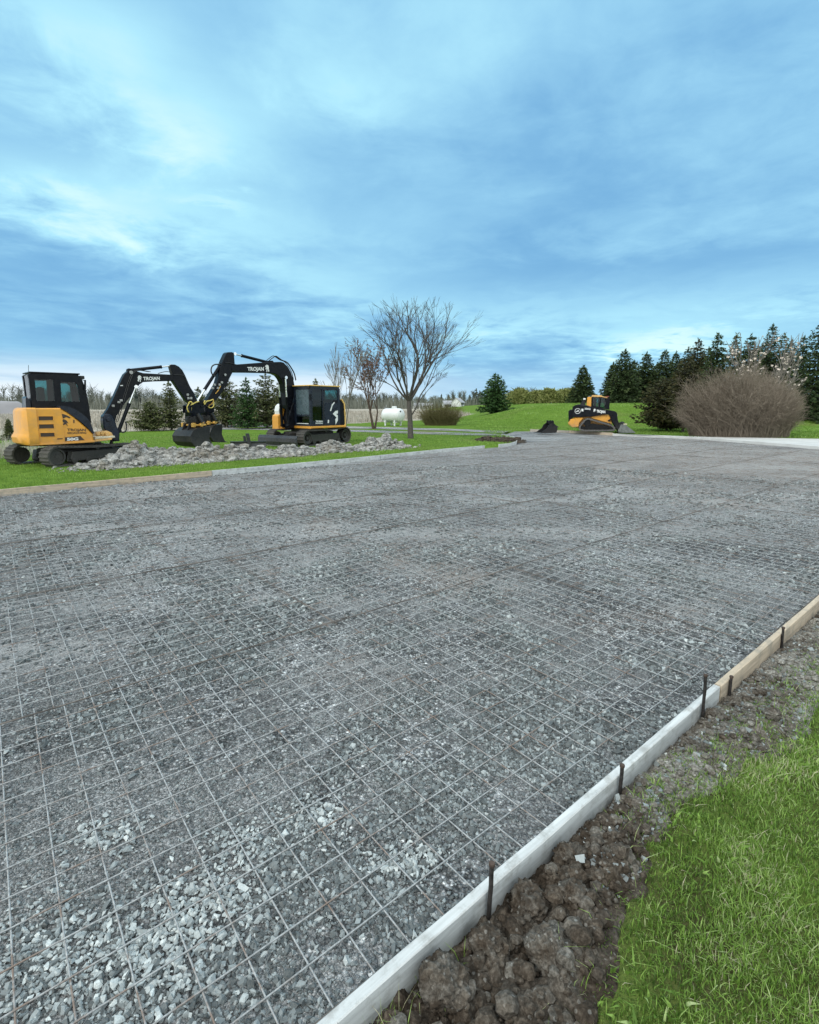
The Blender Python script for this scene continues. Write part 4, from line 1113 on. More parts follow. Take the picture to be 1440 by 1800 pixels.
def tilt_bucket(root, base, turn, width, tip_x, mats=('black_paint', 'brass')):
    """quick-hitch, tilt-rotator and grading bucket hanging below a stick end at base (x,y,z)"""
    bx, by, bz = base; c, s = math.cos(turn), math.sin(turn)
    K = tip_x
    def T(V): return [(bx+(x*c-y*s)*K, by+(x*s+y*c)*K, bz+z*K) for (x, y, z) in V]
    def put(mb): mb.v = T(mb.v); return mb
    m = MB(); m.prism([(-.16, .02), (.16, .02), (.20, -.10), (.14, -.24), (-.14, -.24), (-.20, -.10)], -.13, .13, .015)
    for sy in (-.15, .13): m.prism([(-.22, .06), (-.12, .10), (.12, .10), (.22, .06), (.24, -.14), (-.24, -.14)], sy, sy+.022)
    for x in (-.15, .15): m.disc((x, 0, .05), (0, 1, 0), .035, .36, 12)
    hd = put(m).build('quick_hitch', MATS['black_paint'], root)
    m = MB(); m.lathe([(.10, -.44), (.20, -.43), (.22, -.36), (.22, -.30), (.16, -.26), (.16, -.22)], (0, 0, 0), 'z', 20)
    for a in range(6): m.box(-.05+.16*math.cos(a*1.05), .05+.16*math.cos(a*1.05), -.05+.2*math.sin(a*1.05), .05+.2*math.sin(a*1.05), -.40, -.24, .008)
    for sy in (-1, 1): m.tube([(-.05, sy*.24, -.16), (.02, sy*.33, -.40)], .05, 12)
    rt = put(m).build('tilt_rotator', MATS['dark_steel'], root, True)
    m = MB(); m.box(-.20, .20, -.27, .27, -.50, -.445, .012)
    for sy in (-1, 1): m.disc((.0, sy*.30, -.47), (0, 1, 0), .055, .07, 14, .01); m.box(-.24, -.14, sy*.22-.04, sy*.22+.04, -.53, -.41, .01)
    put(m).build('lower_hitch', MATS['brass'], root)
    # bucket: curved shell with side cheeks
    pr = [(.22, -.52), (-.18, -.54), (-.34, -.62), (-.44, -.76), (-.42, -.92), (-.30, -1.04), (-.08, -1.09), (.30, -1.08)]
    pin = [(.30, -1.065), (-.08, -1.07), (-.285, -1.02), (-.40, -.91), (-.418, -.765), (-.325, -.635), (-.175, -.56), (.22, -.54)]
    m = MB(); m.prism(pr+pin, -width/2, width/2)
    cheek = [(.22, -.52), (-.18, -.54), (-.34, -.62), (-.44, -.76), (-.42, -.92), (-.30, -1.04), (-.08, -1.09), (.30, -1.08), (.16, -.85)]
    for sy in (-1, 1): m.prism(cheek, sy*width/2, sy*(width/2+.025))
    m.box(.24, .36, -width/2-.03, width/2+.03, -1.105, -1.08)
    for sy in (-.12, .10): m.prism([(-.24, -.42), (.20, -.42), (.22, -.53), (-.20, -.55), (-.33, -.62)], sy, sy+.03)
    b = put(m).build('bucket', MATS['dark_steel'], root)
    m = MB(); m.box(.30, .40, -width/2-.04, width/2+.04, -1.12, -1.104); put(m).build('cutting_edge', MATS['worn_steel'], b)
    return b

HELM = [(0, .15), (.10, .45), (.05, .70), (.22, .95), (.55, 1.0), (.85, .85), (1, .62), (.82, .70), (.62, .72), (.82, .55), (.90, .35), (.72, .48), (.62, .40), (.70, .12), (.52, 0), (.46, .30), (.34, .50), (.30, .22), (.16, .05)]
def emblem(fr, A, B, lat, mat, parent, sgn, mirror=False):
    """warrior helmet badge inside the photo box A (lower left) .. B (upper right)"""
    a = np.array(fr.p(*A, lat)); b = np.array(fr.p(*B, lat)); P = []
    for (u, v) in HELM:
        if mirror: u = 1-u
        P.append((a[0]+(b[0]-a[0])*u, a[1]+(b[1]-a[1])*v))
    return MB().prism(P, lat, lat+sgn*.004).build('helmet_emblem', mat, parent)

# ------------------------------------------------------------------ orange excavator at the left, seen from its right side
def excavator_left():
    fr = Frame((-10.42, 15.95, .10), rad(45)); R = empty('mini_excavator', fr.O, fr.h)
    tag(R, 'orange tracked excavator with black cab and arm on the lawn at the left edge', 'excavator', 'tracked excavators with their buckets meeting')
    P = lambda pts, lat: fr.poly(pts, lat)
    LR = -.86
    # undercarriage: turned a little against the house
    U = R; TURN = rad(21)
    for sy in (-1, 1):
        yo, yi = sy*1.03, sy*.63
        y0, y1 = min(yo, yi), max(yo, yi)
        b = track(U, -1.13, 1.22, y0, y1, .58, .29, .26, 58, 'track', .03)
        wheelset(b, [('sprocket', -1.13, .29, .225, 'ring'), ('idler', 1.22, .26, .19, 'ring')]+[('roller', -.62+.42*k, .13, .085, 'r') for k in range(4)]+[('roller', .1, .46, .06, 'r')], y0+.03, y1-.03,
                 [(-.72, .18), (-.66, .40), (.95, .40), (1.05, .20), (.9, .12), (-.6, .12)])
    m = MB(); m.box(-.75, .85, -.63, .63, .25, .46, .03); m.lathe([(.52, .46), (.52, .60), (.48, .64)], (0, 0, 0), 'z', 28); m.build('track_frame', MATS['dark_steel'], U)
    m = MB(); m.prism([(1.42, .02), (1.48, .05), (1.55, .18), (1.57, .34), (1.52, .45), (1.47, .44), (1.50, .33), (1.48, .19)], -.97, .97); m.box(.7, 1.47, -.45, -.33, .18, .30, .02); m.box(.7, 1.47, .33, .45, .18, .30, .02); m.build('dozer_blade', MATS['dark_steel'], U)
    for o in R.children: o.rotation_euler.z = TURN
    # house
    side = P([(52, 783.3), (49.5, 769), (46.5, 745), (46.2, 722), (49, 717.4), (106.7, 717.4), (117, 723.5), (128, 731), (142, 742.5), (154, 753.3), (163.5, 762.5), (165.6, 776.7), (115, 779.8)], LR)
    m = MB(); m.prism(side, LR, .82, .035); H0 = m.build('house', MATS['orange'], R)
    zb = side[0][1]; zt = side[4][1]; xr = side[1][0]
    # counterweight, rounded at the back
    def arc(x0, bulge, z, ins=0): return [(x0-bulge*math.sqrt(max(0, 1-(y/.95)**2))+ins if abs(y) < .93 else x0+ins, y, z) for y in np.linspace(-.93+ins, .93-ins, 15)]+[(x0+.22, .93-ins, z), (x0+.22, -.93+ins, z)]
    xc = xr+.02
    m = MB(); m.loft([arc(xc, .20, zb+.01, .03), arc(xc, .24, zb+.06), arc(xc, .26, zb+.22), arc(xc, .20, zb+.30), arc(xc, .17, zb+.34), arc(xc, .13, zt-.10), arc(xc, .09, zt-.02, .02), arc(xc, .04, zt+.01, .06)]); m.build('counterweight', MATS['orange'], R, True)
    # engine cover with three louvred slots
    cover = P([(54.5, 780.5), (52.4, 742), (51.5, 724), (54, 719.2), (104.3, 719.2), (107.2, 723), (110.3, 742), (114.3, 778)], LR)
    slots = [P([(67.5, 739), (67.2, 731.8), (93, 731.8), (93.4, 738.4)], LR), P([(68.6, 753.4), (68.2, 746), (94.2, 745.6), (95, 752.6)], LR), P([(71.0, 767.8), (70.5, 761), (95.5, 760.6), (96.2, 767.2)], LR)]
    m = MB(); m.prism(cover, LR-.022, LR-.001, 0, [s[::-1] for s in slots]); EC = m.build('engine_cover', MATS['orange'], R)
    for s in slots:
        c = np.mean(s, 0); g2 = [tuple(c+(np.array(q)-c)*1.10) for q in s]; g1 = [tuple(c+(np.array(q)-c)*.99) for q in s]
        m = MB(); m.prism(g2, LR-.034, LR-.0225, 0, [g1[::-1]]); m.build('slot_rim', MATS['orange'], EC)
        m = MB(); m.prism(g1, LR-.006, LR-.0015); zz = sorted(q[1] for q in g1)
        m.build('louvre', MATS['decal_dark'], EC)
    m = MB(); hq = P([(58, 751), (58, 745), (60.2, 745), (60.4, 751)], LR); m.prism(hq, LR-.034, LR-.0225); m.build('latch', MATS['decal_dark'], EC)
    hq = P([(100.5, 772.4), (100.3, 770.6), (109.8, 770.2), (110, 771.8)], LR); MB().prism(hq, LR-.028, LR-.0225).build('marking', MATS['decal_dark'], EC)
    lip = P([(52, 783.6), (51.8, 780.6), (115, 777.8), (165.8, 774.2), (165.8, 777.2), (115, 780.4)], LR); MB().prism(lip, LR-.05, LR-.004, .008).build('sill', MATS['orange'], R)
    # markings on the side panel
    L2 = LR-.003
    lettering(fr, 'TROJAN', (118.5, 757.8), (151, 757.8), 4.6, L2, MATS['decal_dark'], R, -1, .03)
    lettering(fr, 'EXCAVATING', (119, 762.8), (152, 762.3), 3.4, L2, MATS['decal_dark'], R, -1, .03)
    flat(fr, [(114.5, 775.8), (114.2, 768.8), (141.5, 766.3), (149, 773.6)], L2, MATS['decal_dark'], R, 'marking_panel', -1)
    lettering(fr, '50G', (118, 774.6), (138, 773.6), 5.0, L2-.005, MATS['decal_white'], R, -1, .05)
    flat(fr, [(109, 729.4), (109.5, 727.5), (114, 728.6), (120, 731.2), (124.5, 734.2), (122, 735.4), (116.5, 733.2), (111, 735.8)], L2, MATS['decal_dark'], R, 'helmet_emblem', -1)
    flat(fr, [(109.6, 739), (112, 736.5), (117, 739), (120.8, 744.4), (117, 743.2), (119.5, 749.5), (115.5, 745.8), (111.4, 747.4), (109.2, 744.6), (113.6, 743.6), (110.2, 741.8)], L2, MATS['decal_dark'], R, 'helmet_emblem', -1)
    flat(fr, [(129, 743.5), (129, 737.5), (131.2, 738.4), (131, 743.5)], L2, MATS['decal_dark'], R, 'vent', -1)
    # dark fender band under the cab
    band = P([(106.9, 718.5), (106.4, 713.6), (112, 713.4), (122, 715.4), (134, 720.5), (144, 727), (152.5, 734), (158.5, 741.6), (162.5, 752), (165.2, 760.3), (163.6, 762.6), (157, 755), (147, 745.6), (136, 736.6), (124, 728.5), (114, 721.6)], LR)
    MB().prism(band, LR-.02, .84).build('fender', MATS['blue_black'], R)
    # cab
    CR = -.16; CL = .84
    q = lambda pts: P(pts, CR)
    outl = q([(57.5, 719), (54.5, 700), (50.8, 668), (49.2, 658.5), (53, 656.6), (120, 657.2), (132, 658.2), (139, 661), (144.4, 667.2), (151, 684.4), (156.5, 712), (160.8, 743), (140, 727), (120, 717.5)])
    w1 = q([(64.5, 705), (61.2, 666.8), (94, 667.2), (96.4, 705)]); w2 = q([(108.5, 706), (106.6, 672.6), (110, 671.8), (131.5, 672.5), (136.3, 677), (141, 706)])
    FR = MB()
    for y in (CR, CL-.05): FR.prism(outl, y, y+.05, 0, [w1[::-1], w2[::-1]])
    zr = max(p[1] for p in outl); xs = [p[0] for p in outl]; x0, x1 = min(xs), max(xs)
    top = sorted([p for p in outl if p[1] > zr-.06], key=lambda p: p[0]); 
    FR.box(top[0][0]+.02, top[-1][0], CR+.05, CL-.05, zr-.07, zr-.015)                      # roof
    rear_b = outl[0]; 
    for y in (CR+.05, CL-.13): FR.prism([outl[0], outl[1], outl[2], outl[3], (outl[3][0]+.07, outl[3][1]), (outl[2][0]+.07, outl[2][1]), (outl[1][0]+.07, outl[1][1]), (outl[0][0]+.07, outl[0][1])], y, y+.08)
    FR.prism([outl[0], outl[1], (outl[1][0]+.05, outl[1][1]), (outl[0][0]+.05, outl[0][1])], CR+.13, CL-.13)
    for y in (CR+.05, CL-.10):                                                                # front posts
        for a, b in zip(outl[7:11], outl[8:12]): FR.prism([a, b, (b[0]-.06, b[1]+.0), (a[0]-.06, a[1])], y, y+.05)
    FR.prism([outl[11], (outl[11][0]-.05, outl[11][1]+.04), outl[12], outl[13], (outl[13][0], outl[13][1]-.05)], CR+.05, CL-.05)
    cab = FR.build('cab', MATS['black_paint'], R)
    for y, tagn in ((CR+.02, 'side_window'), (CL-.03, 'side_window')):
        for w in (w1, w2): MB().prism(w, y, y+.006).build(tagn, MATS['cab_glass'], cab)
    gp = outl[7:12]; m = MB(); m.prism([(p[0]-.02, p[1]) for p in gp]+[(p[0]-.03, p[1]) for p in gp[::-1]], CR+.10, CL-.10); m.build('windscreen', MATS['cab_glass'], cab)
    rp = outl[1:4]; m = MB(); m.prism([(p[0]+.02, p[1]) for p in rp]+[(p[0]+.03, p[1]) for p in rp[::-1]], CR+.13, CL-.13); m.build('rear_window', MATS['cab_glass'], cab)
    m = MB(); m.box(top[0][0]-.03, top[-1][0]+.03, CR-.02, CL+.02, zr-.012, zr+.028, .012); m.build('roof', MATS['black_paint'], cab)
    sx = w1[0][0]+.25; sz = w1[0][1]
    m = MB(); m.box(sx-.1, sx+.40, .12, .58, sz-.30, sz-.12, .04); m.box(sx-.14, sx+.02, .12, .58, sz-.12, sz+.42, .05); m.build('operator_seat', MATS['seat_cloth'], cab)
    m = MB(); a = q([(147, 685), (147.5, 668), (150, 668), (150, 685)]); m.prism([(p[0], p[1]) for p in a], CR-.10, CR-.04); m.tube([(a[1][0]-.05, CR, a[1][1]+.01), (a[1][0], CR-.07, a[1][1]-.02)], .012, 6); m.build('mirror', MATS['black_paint'], cab)
    m = MB(); a = q([(143.5, 663.5), (148, 662)]); m.box(a[0][0]-.02, a[0][0]+.12, .0, .14, a[0][1]-.04, a[0][1]+.06, .012); m.build('work_lamp', MATS['dark_steel'], cab); m = MB(); m.box(a[0][0]-.02, a[0][0]+.12, .5, .64, a[0][1]-.04, a[0][1]+.06, .012); m.build('work_lamp', MATS['dark_steel'], cab)
    a = q([(53.3, 657), (53.2, 641)]); m = MB(); m.tube([(a[0][0], .1, a[0][1]), (a[1][0], .1, a[1][1])], .006, 6); m.build('antenna', MATS['hose'], cab)
    # dark hump behind the cab
    hp = q([(46.5, 718.5), (45.8, 700), (47.5, 697), (54.5, 706), (55.5, 719)]); MB().prism(hp, -.10, .5).build('rear_cowl', MATS['blue_black'], R)
    # front deck
    m = MB(); dk = P([(164, 771.6), (164.5, 767.4), (199, 765.8), (200, 769)], -.45); m.prism(dk, -.62, .10, .01); m.build('step', MATS['pale_step'], R)
    dk = P([(163, 776.8), (165, 772.6), (196, 769.8), (195, 773)], -.55); MB().prism(dk, -.66, .2, .01).build('step', MATS['orange_deck'], R)
    m = MB(); dk = P([(164, 767), (170, 759.5), (184, 756.5), (192, 760), (195, 766)], -.1); m.prism(dk, -.40, .3, .02)
    for px, py in ((172, 762), (180, 761), (188, 763)):
        a = fr.p(px, py, -.42); m.disc((a[0], -.42, a[1]), (0, 1, 0), .06, .10, 12, .01)
    m.build('swing_deck', MATS['orange_deck'], R)
    # swing post
    BL = -.05
    sp = P([(181, 735), (184, 727), (196, 728), (203, 740), (206.5, 752), (211, 757.5), (210.5, 771), (207, 775.4), (196.5, 773.5), (193, 765), (183, 756)], BL-.17); m = MB(); m.prism(smooth_poly(sp, 1), BL-.17, BL+.17, .03)
    a = fr.p(188, 737, BL); m.disc((a[0], BL, a[1]), (0, 1, 0), .07, .46, 16, .01); a = fr.p(203, 768, BL); m.tube([(a[0], BL, a[1]-.14), (a[0], BL, a[1]+.16)], .11, 16)
    m.build('swing_post', MATS['blue_black'], R, True)
    a = fr.p(205, 772, BL); b2 = fr.p(200, 790, BL); m = MB(); m.tube([(a[0]-.2, BL+.1, b2[1]), (a[0]-.1, BL+.1, a[1])], .05, 10); m.build('pivot_leg', MATS['dark_steel'], R)
    # boom
    lo = [(181.5, 741), (180.5, 733), (190, 719), (196, 708), (202, 694), (208, 681), (214.5, 666), (219, 657.6), (226, 651.6), (235, 650), (243, 653.2), (252, 655.8), (275, 657.2), (302.5, 658.6), (306, 661), (305, 668), (302.5, 669.6), (275, 670.2), (252, 671.6), (245.5, 676), (240, 684), (232, 694.5), (222, 706), (213, 719), (205.5, 731), (203, 740), (192, 747)]
    lo = P(lo, BL-.12); m = MB(); m.prism(lo, BL-.12, BL+.12, .014); BM = m.build('boom', MATS['black_paint'], R)
    tl = BL-.122
    lettering(fr, 'TROJAN', (252, 668.2), (281, 667.6), 5.8, tl, MATS['decal_white'], BM, -1, .04)
    emblem(fr, (242.3, 671.6), (249.2, 660.0), tl, MATS['decal_white'], BM, -1)
    flat(fr, [(211.5, 678.6), (212, 677), (216.4, 676.8), (216, 678.4)], tl, MATS['decal_white'], BM, 'marking', -1)
    a = fr.p(228, 655, BL); MB().disc((a[0], BL, a[1]), (0, 1, 0), .055, .34, 14).build('pivot_pin', MATS['worn_steel'], BM)
    for y in (-.09, .09): cyl(R, fr.p(207.5, 757, BL), fr.p(237, 680, BL), BL+y, .055, .62, False, 'boom_cylinder', .036) if y < 0 else None
    cyl(R, fr.p(226.5, 651.2, BL), fr.p(299.5, 643.2, BL), BL, .052, .78, False, 'stick_cylinder', .024)
    # hoses and clamps along the boom
    for k, dy in enumerate((-.14, -.155)):
        pts = [fr.p(x+3*k, y, BL+dy) for x, y in ((204, 742), (212, 716), (219, 692), (227, 667), (234, 654), (243, 651), (262, 653.6))]
        hose(R, [(p[0], BL+dy, p[1]) for p in pts], .012)
    for px, py in ((209, 707), (213, 704), (199, 713.5)):
        a = fr.p(px, py, BL-.15); m = MB(); m.box(a[0]-.045, a[0]+.045, BL-.185, BL-.14, a[1]-.035, a[1]+.035, .008); m.build('clamp', MATS['worn_steel'], R)
    pts = [fr.p(x, y, BL-.1) for x, y in ((278, 656.5), (290, 653.4), (298, 654), (303, 657.5))]; hose(R, [(p[0], BL-.1, p[1]) for p in pts], .012)
    # deck hose bow in front of the post
    pts = [fr.p(x, y, BL-.1) for x, y in ((211, 757), (216, 760), (221.5, 757), (222.5, 748), (220.5, 741))]; hose(R, [(p[0], BL-.1, p[1]) for p in pts], .022)
    # stick
    st = P([(299, 642.5), (301, 640.6), (308, 640.8), (315, 644.4), (321, 650.6), (326, 660), (331.5, 673), (338, 687), (346.5, 701.5), (348, 708), (344, 713), (339.5, 712), (333, 709), (326.5, 703), (318.5, 691.5), (309, 677), (303, 668), (303.5, 659)], BL-.11)
    m = MB(); m.prism(st, BL-.11, BL+.11, .012); ST = m.build('stick', MATS['black_paint'], R)
    pts = [fr.p(x, y, BL-.125) for x, y in ((306, 658.4), (316, 659), (324, 661.5), (331, 678))]; hose(R, [(p[0], BL-.125, p[1]) for p in pts], .014)
    cyl(R, fr.p(326.5, 672, BL), fr.p(346, 703, BL), BL-.0, .05, .72, False, 'bucket_cylinder', .03)
    for px, py in ((330, 694), (336, 700), (331, 700)):
        a = fr.p(px, py, BL-.13); m = MB(); m.box(a[0]-.04, a[0]+.04, BL-.16, BL-.112, a[1]-.04, a[1]+.04, .008); m.build('clamp', MATS['worn_steel'], R)
    # hitch and bucket
    a = fr.p(340, 712, BL); tilt_bucket(R, (a[0], BL+.02, a[1]-.10), rad(14), .74, 1.28)
    for k, pp in enumerate([((333, 708), (329, 716), (332, 724), (337, 720)), ((336, 722), (338, 712), (345, 707), (350, 706)), ((331, 708), (336, 706), (338, 710), (334, 714))]):
        pts = [fr.p(x, y, BL-.2) for x, y in pp]; hose(R, [(p[0], BL-.2, p[1]) for p in pts], .020, 'yellow_hose')
excavator_left()

# ------------------------------------------------------------------ excavator in the middle, seen from its left front
def excavator_mid():
    fr = Frame((-4.62, 23.85, .10), rad(230)); R = empty('tracked_excavator', fr.O, fr.h)
    tag(R, 'black tracked excavator with orange cab roof trim and dozer blade, right of the two excavators', 'excavator', 'tracked excavators with their buckets meeting')
    P = lambda pts, lat: fr.poly(pts, lat)
    U = R; TURN = rad(9)
    for sy in (-1, 1):
        y0, y1 = sorted((sy*1.12, sy*.68)); b = track(U, -1.30, 1.30, y0, y1, .7, .36, .34, 58, 'track', .03)
        wheelset(b, [('sprocket', -1.30, .36, .28, 'ring'), ('idler', 1.30, .34, .26, 'ring')]+[('roller', -.86+.43*k, .15, .10, 'r') for k in range(5)]+[('roller', .05, .60, .07, 'r')], y0+.03, y1-.03, [(-.95, .22), (-.9, .48), (1.0, .48), (1.08, .24), (.95, .16), (-.85, .16)])
    m = MB(); m.box(-.9, 1.0, -.68, .68, .30, .58, .03); m.lathe([(.66, .58), (.66, .70), (.60, .74)], (0, 0, 0), 'z', 28); m.build('track_frame', MATS['dark_steel'], U)
    m = MB(); m.prism([(1.98, .02), (2.04, .06), (2.10, .20), (2.09, .36), (2.02, .47), (1.96, .47), (2.03, .35), (2.04, .21)], -1.13, 1.13); DB = m.build('dozer_blade', MATS['blue_black'], U)
    m = MB(); m.box(2.02, 2.075, -1.13, 1.13, -.0, .05); m.build('cutting_edge', MATS['worn_steel'], DB)
    for sy in (-.5, .5): m = MB(); m.box(.85, 2.0, sy-.08, sy+.08, .26, .40, .02); m.build('push_arm', MATS['dark_steel'], U)
    m = MB(); m.box(.9, 1.3, -.06, .06, .35, .48, .02); m.tube([(1.0, 0, .5), (1.95, 0, .38)], .06, 12); m.build('blade_cylinder', MATS['dark_steel'], U)
    for o in R.children: o.rotation_euler.z = TURN
    # house
    LL = 1.06; xf = fr.p(547.5, 752, LL)[0]; zb = fr.p(549, 753, LL)[1]; xb = fr.p(596, 750, LL)[0]; zt = fr.p(560, 679, LL)[1]; zd = fr.p(596, 706, LL)[1]
    rear = -1.25
    prof = [(rear+.05, zb), (rear-.03, zb+.15), (rear-.02, zd-.18), (rear+.14, zd+.04), (rear+.45, zd+.10), (xb+.34, zd+.10), (xb+.34, zb+.10), (xf-.12, zb+.10), (xf-.10, zb)]
    m = MB(); m.prism(prof, -1.06, LL-.015, .04); m.build('house', MATS['black_paint'], R)
    m = MB(); m.prism([(rear-.05, zb-.01), (rear-.05, zb+.09), (xf+.02, zb+.09), (xf+.02, zb-.01)], -.2, LL+.015, .02); m.build('skirt', MATS['orange'], R)
    m = MB(); m.loft([[(x, y, z) for (x, y) in [(rear-.02-.16*math.sqrt(max(0, 1-(yy/1.1)**2)), yy) for yy in np.linspace(-1.05, 1.04, 13)]+[(rear+.1, 1.04), (rear+.1, -1.05)]] for z in (zb+.0, zb+.55)]); m.build('counterweight', MATS['yellow_trim'], R, True)
    m = MB(); m.prism([(rear-.03, zb+.5), (rear-.01, zd-.1), (rear+.16, zd+.12), (rear+.22, zd+.10), (rear+.05, zd-.12), (rear+.03, zb+.5)], LL-.4, LL+.012); m.build('rear_trim', MATS['yellow_trim'], R)
    # cab: front part of the left side
    CB = xb+.30; y0, y1 = -.10, LL; xc = xf
    zc = zb+.10; zr = zt
    m = MB(); pw = .075
    side_out = [(rear+.30, zc), (rear+.30, zr-.10), (rear+.38, zr), (xc-.03, zr), (xc, zr-.04), (xc, zc)]
    sx0, sx1 = rear+.30, xc; bx = xc-.70; 
    dw = rrect(bx+.05, xc-.09, zc+.22, zr-.12, .05); rw = rrect(sx0+.14, bx-.04, zd-.06, zr-.12, .05)
    m.prism(side_out, y0, y0+.05); m.prism(side_out, y1-.05, y1, 0, [dw[::-1], rw[::-1]])
    fw = rrect(y0+.12, y1-.12, zc+.50, zr-.13, .05); lw = rrect(y0+.12, y1-.12, zc+.06, zc+.42, .05)
    # front and rear faces as panels with openings (built on the side plane, then turned)
    def face(x, holes, th=.05):
        k = MB(); k.prism([(y0+.05, zc), (y0+.05, zr), (y1-.05, zr), (y1-.05, zc)], x-th, x, 0, [h[::-1] for h in holes]); k.v = [(v[1], v[0], v[2]) for v in k.v]; m.add(k.v, k.f)
    face(xc-.002, [fw, lw]); face(sx0+.06, [rrect(y0+.15, y1-.15, zd, zr-.14, .05)])
    cab = m.build('cab', MATS['blue_black'], R)
    m = MB(); m.box(sx0-.04, xc+.05, y0-.03, y1+.04, zr+.002, zr+.052, .015); m.build('roof', MATS['yellow_trim'], cab)
    def pane(y_or_x, hole, axis, nm):
        k = MB(); k.prism(hole, y_or_x-.003, y_or_x+.003)
        if axis == 'x': k.v = [(v[1], v[0], v[2]) for v in k.v]
        k.build(nm, MATS['painted_sheen_glass' if nm == 'windscreen' else 'cab_glass'], cab)
    pane(y1-.025, dw, 'y', 'door_window'); pane(y1-.025, rw, 'y', 'side_window')
    pane(xc-.027, fw, 'x', 'windscreen'); pane(xc-.027, lw, 'x', 'lower_windscreen'); pane(sx0+.035, rrect(y0+.15, y1-.15, zd, zr-.14, .05), 'x', 'rear_window')
    m = MB(); m.box(bx-.32, bx+.18, .24, .74, zc+.40, zc+.56, .04); m.box(bx-.36, bx-.22, .24, .74, zc+.56, zc+1.12, .05); m.box(bx-.32, bx+.2, .18, .80, zc+.02, zc+.40, .03); m.build('operator_seat', MATS['seat_cloth'], cab)
    m = MB(); m.box(xc-.03, xc+.0, y0+.16, y1-.2, zc+.085, zc+.115); m.v = [(x+.008, y, z) for x, y, z in m.v]; m.build('marking', MATS['decal_white'], cab)
    m = MB(); m.tube([(bx+.02, y1+.05, zc+.30), (bx+.02, y1+.05, zc+1.1)], .014, 8); m.tube([(bx+.02, y1, zc+.35), (bx+.02, y1+.05, zc+.35)], .01, 6); m.tube([(bx+.02, y1, zc+1.05), (bx+.02, y1+.05, zc+1.05)], .01, 6); m.build('handrail', MATS['dark_steel'], cab)
    m = MB(); m.box(xc+.0, xc+.07, y1-.16, y1-.03, zr-.10, zr-.0, .01); m.build('work_lamp', MATS['dark_steel'], cab)
    m = MB(); m.prism([(xc-.02, zr-.35), (xc+.10, zr-.35), (xc+.10, zr-.62), (xc-.02, zr-.62)], y1+.03, y1+.06); m.build('mirror', MATS['black_paint'], cab)
    # white lettering on the door and helmet badge on the rear panel
    a = LL+.002
    lettering(fr, 'TROJAN', (555, 741.6), (567.5, 741.6), 2.4, a, MATS['decal_white'], cab, 1, .05)
    lettering(fr, 'EXCAVATING', (555, 745), (567.5, 745), 2.2, a, MATS['decal_white'], cab, 1, .05)
    flat(fr, [(576, 743.6), (576.5, 738), (578.5, 738), (578.5, 743.6)], a, MATS['decal_white'], cab, 'sticker', 1)
    flat(fr, [(588.2, 730.5), (585, 727.5), (589.5, 722.5), (594, 721.4), (594, 727), (591, 727.5), (594, 730), (594, 739), (590, 746.5), (589.6, 737), (591.6, 734)], a+.002, MATS['decal_white'], R, 'helmet_emblem', 1)
    m = MB(); q = P([(580, 722.5), (583.5, 711), (587.5, 706.5), (588.5, 708), (584.8, 713), (582, 722.5)], LL); m.prism(q, LL, LL+.006); m.build('marking', MATS['decal_white'], R)
    # right front: orange tank box with white top
    TR = -.62
    bx_ = P([(489, 755), (488.5, 731.5), (493.5, 727), (497, 716), (506, 714.5), (509, 722), (507, 755)], TR); m = MB(); m.prism(bx_, -1.06, TR, .02); m.build('tank_box', MATS['orange'], R)
    sl = P([(494, 753), (502, 724), (507.5, 722.8), (499.5, 754.5)], TR+.04); MB().prism(sl, TR-.2, TR+.06, .012).build('step_plate', MATS['orange'], R)
    tp = P([(487.5, 722), (489, 714), (493, 710), (500, 708.6), (502.5, 711), (497, 712.5), (493.5, 716), (491.5, 726), (488.6, 729)], TR-.15); m = MB(); m.prism(tp, -1.0, TR-.05, .015); m.build('guard', MATS['white_tank'], R)
    # boom
    BL = -.36
    bo = P([(511.5, 716), (517, 700), (518.8, 680), (516.2, 666), (512, 654), (506.5, 644.5), (499.5, 637.5), (494, 636), (482, 636.4), (470, 636.5), (440, 638.8), (416, 640.6), (408, 643.5), (408.5, 652.5), (414, 654.6), (440, 654.8), (474.5, 655.6), (483, 657), (489.5, 660), (494, 665.5), (498.5, 676), (501.5, 690), (503, 712), (504.5, 718)], BL+.17)
    m = MB(); m.prism(bo, BL-.17, BL+.17, .02); BM = m.build('boom', MATS['black_paint'], R)
    tl = BL+.172
    lettering(fr, 'TROJAN', (435.2, 651.6), (464, 651.4), 6.6, tl, MATS['decal_white'], BM, 1, .04)
    emblem(fr, (466.2, 654.2), (473, 641.4), tl, MATS['decal_white'], BM, 1, True)
    for y in (-.24, .24): cyl(R, (fr.p(503, 738, BL)[0]+.05, zb+.1), fr.p(496, 664, BL), BL+y, .065, .60, False, 'boom_cylinder', .04)
    m = MB(); q = P([(505, 753), (503, 735), (507, 714), (516, 700), (520, 705), (520, 753)], BL); m.prism(q, BL-.26, BL+.24, .02); m.build('boom_foot', MATS['black_paint'], R)
    cyl(R, fr.p(473, 637.5, BL), fr.p(412, 622, BL), BL, .062, .80, False, 'stick_cylinder', .032)
    m = MB(); q = P([(466, 640), (470, 634), (478, 634), (482, 640)], BL); m.prism(q, BL-.07, BL+.07); m.build('ram_bracket', MATS['black_paint'], BM)
    for k, dy in enumerate((.10, .13, -.05)):
        pts = [fr.p(x, y-k*.8, BL) for x, y in ((470, 635), (477, 629.5), (482, 627), (487, 630), (493, 634), (502, 638), (509, 647), (514.5, 657), (517.5, 669))]; hose(R, [(p[0], BL+dy, p[1]) for p in pts], .016)
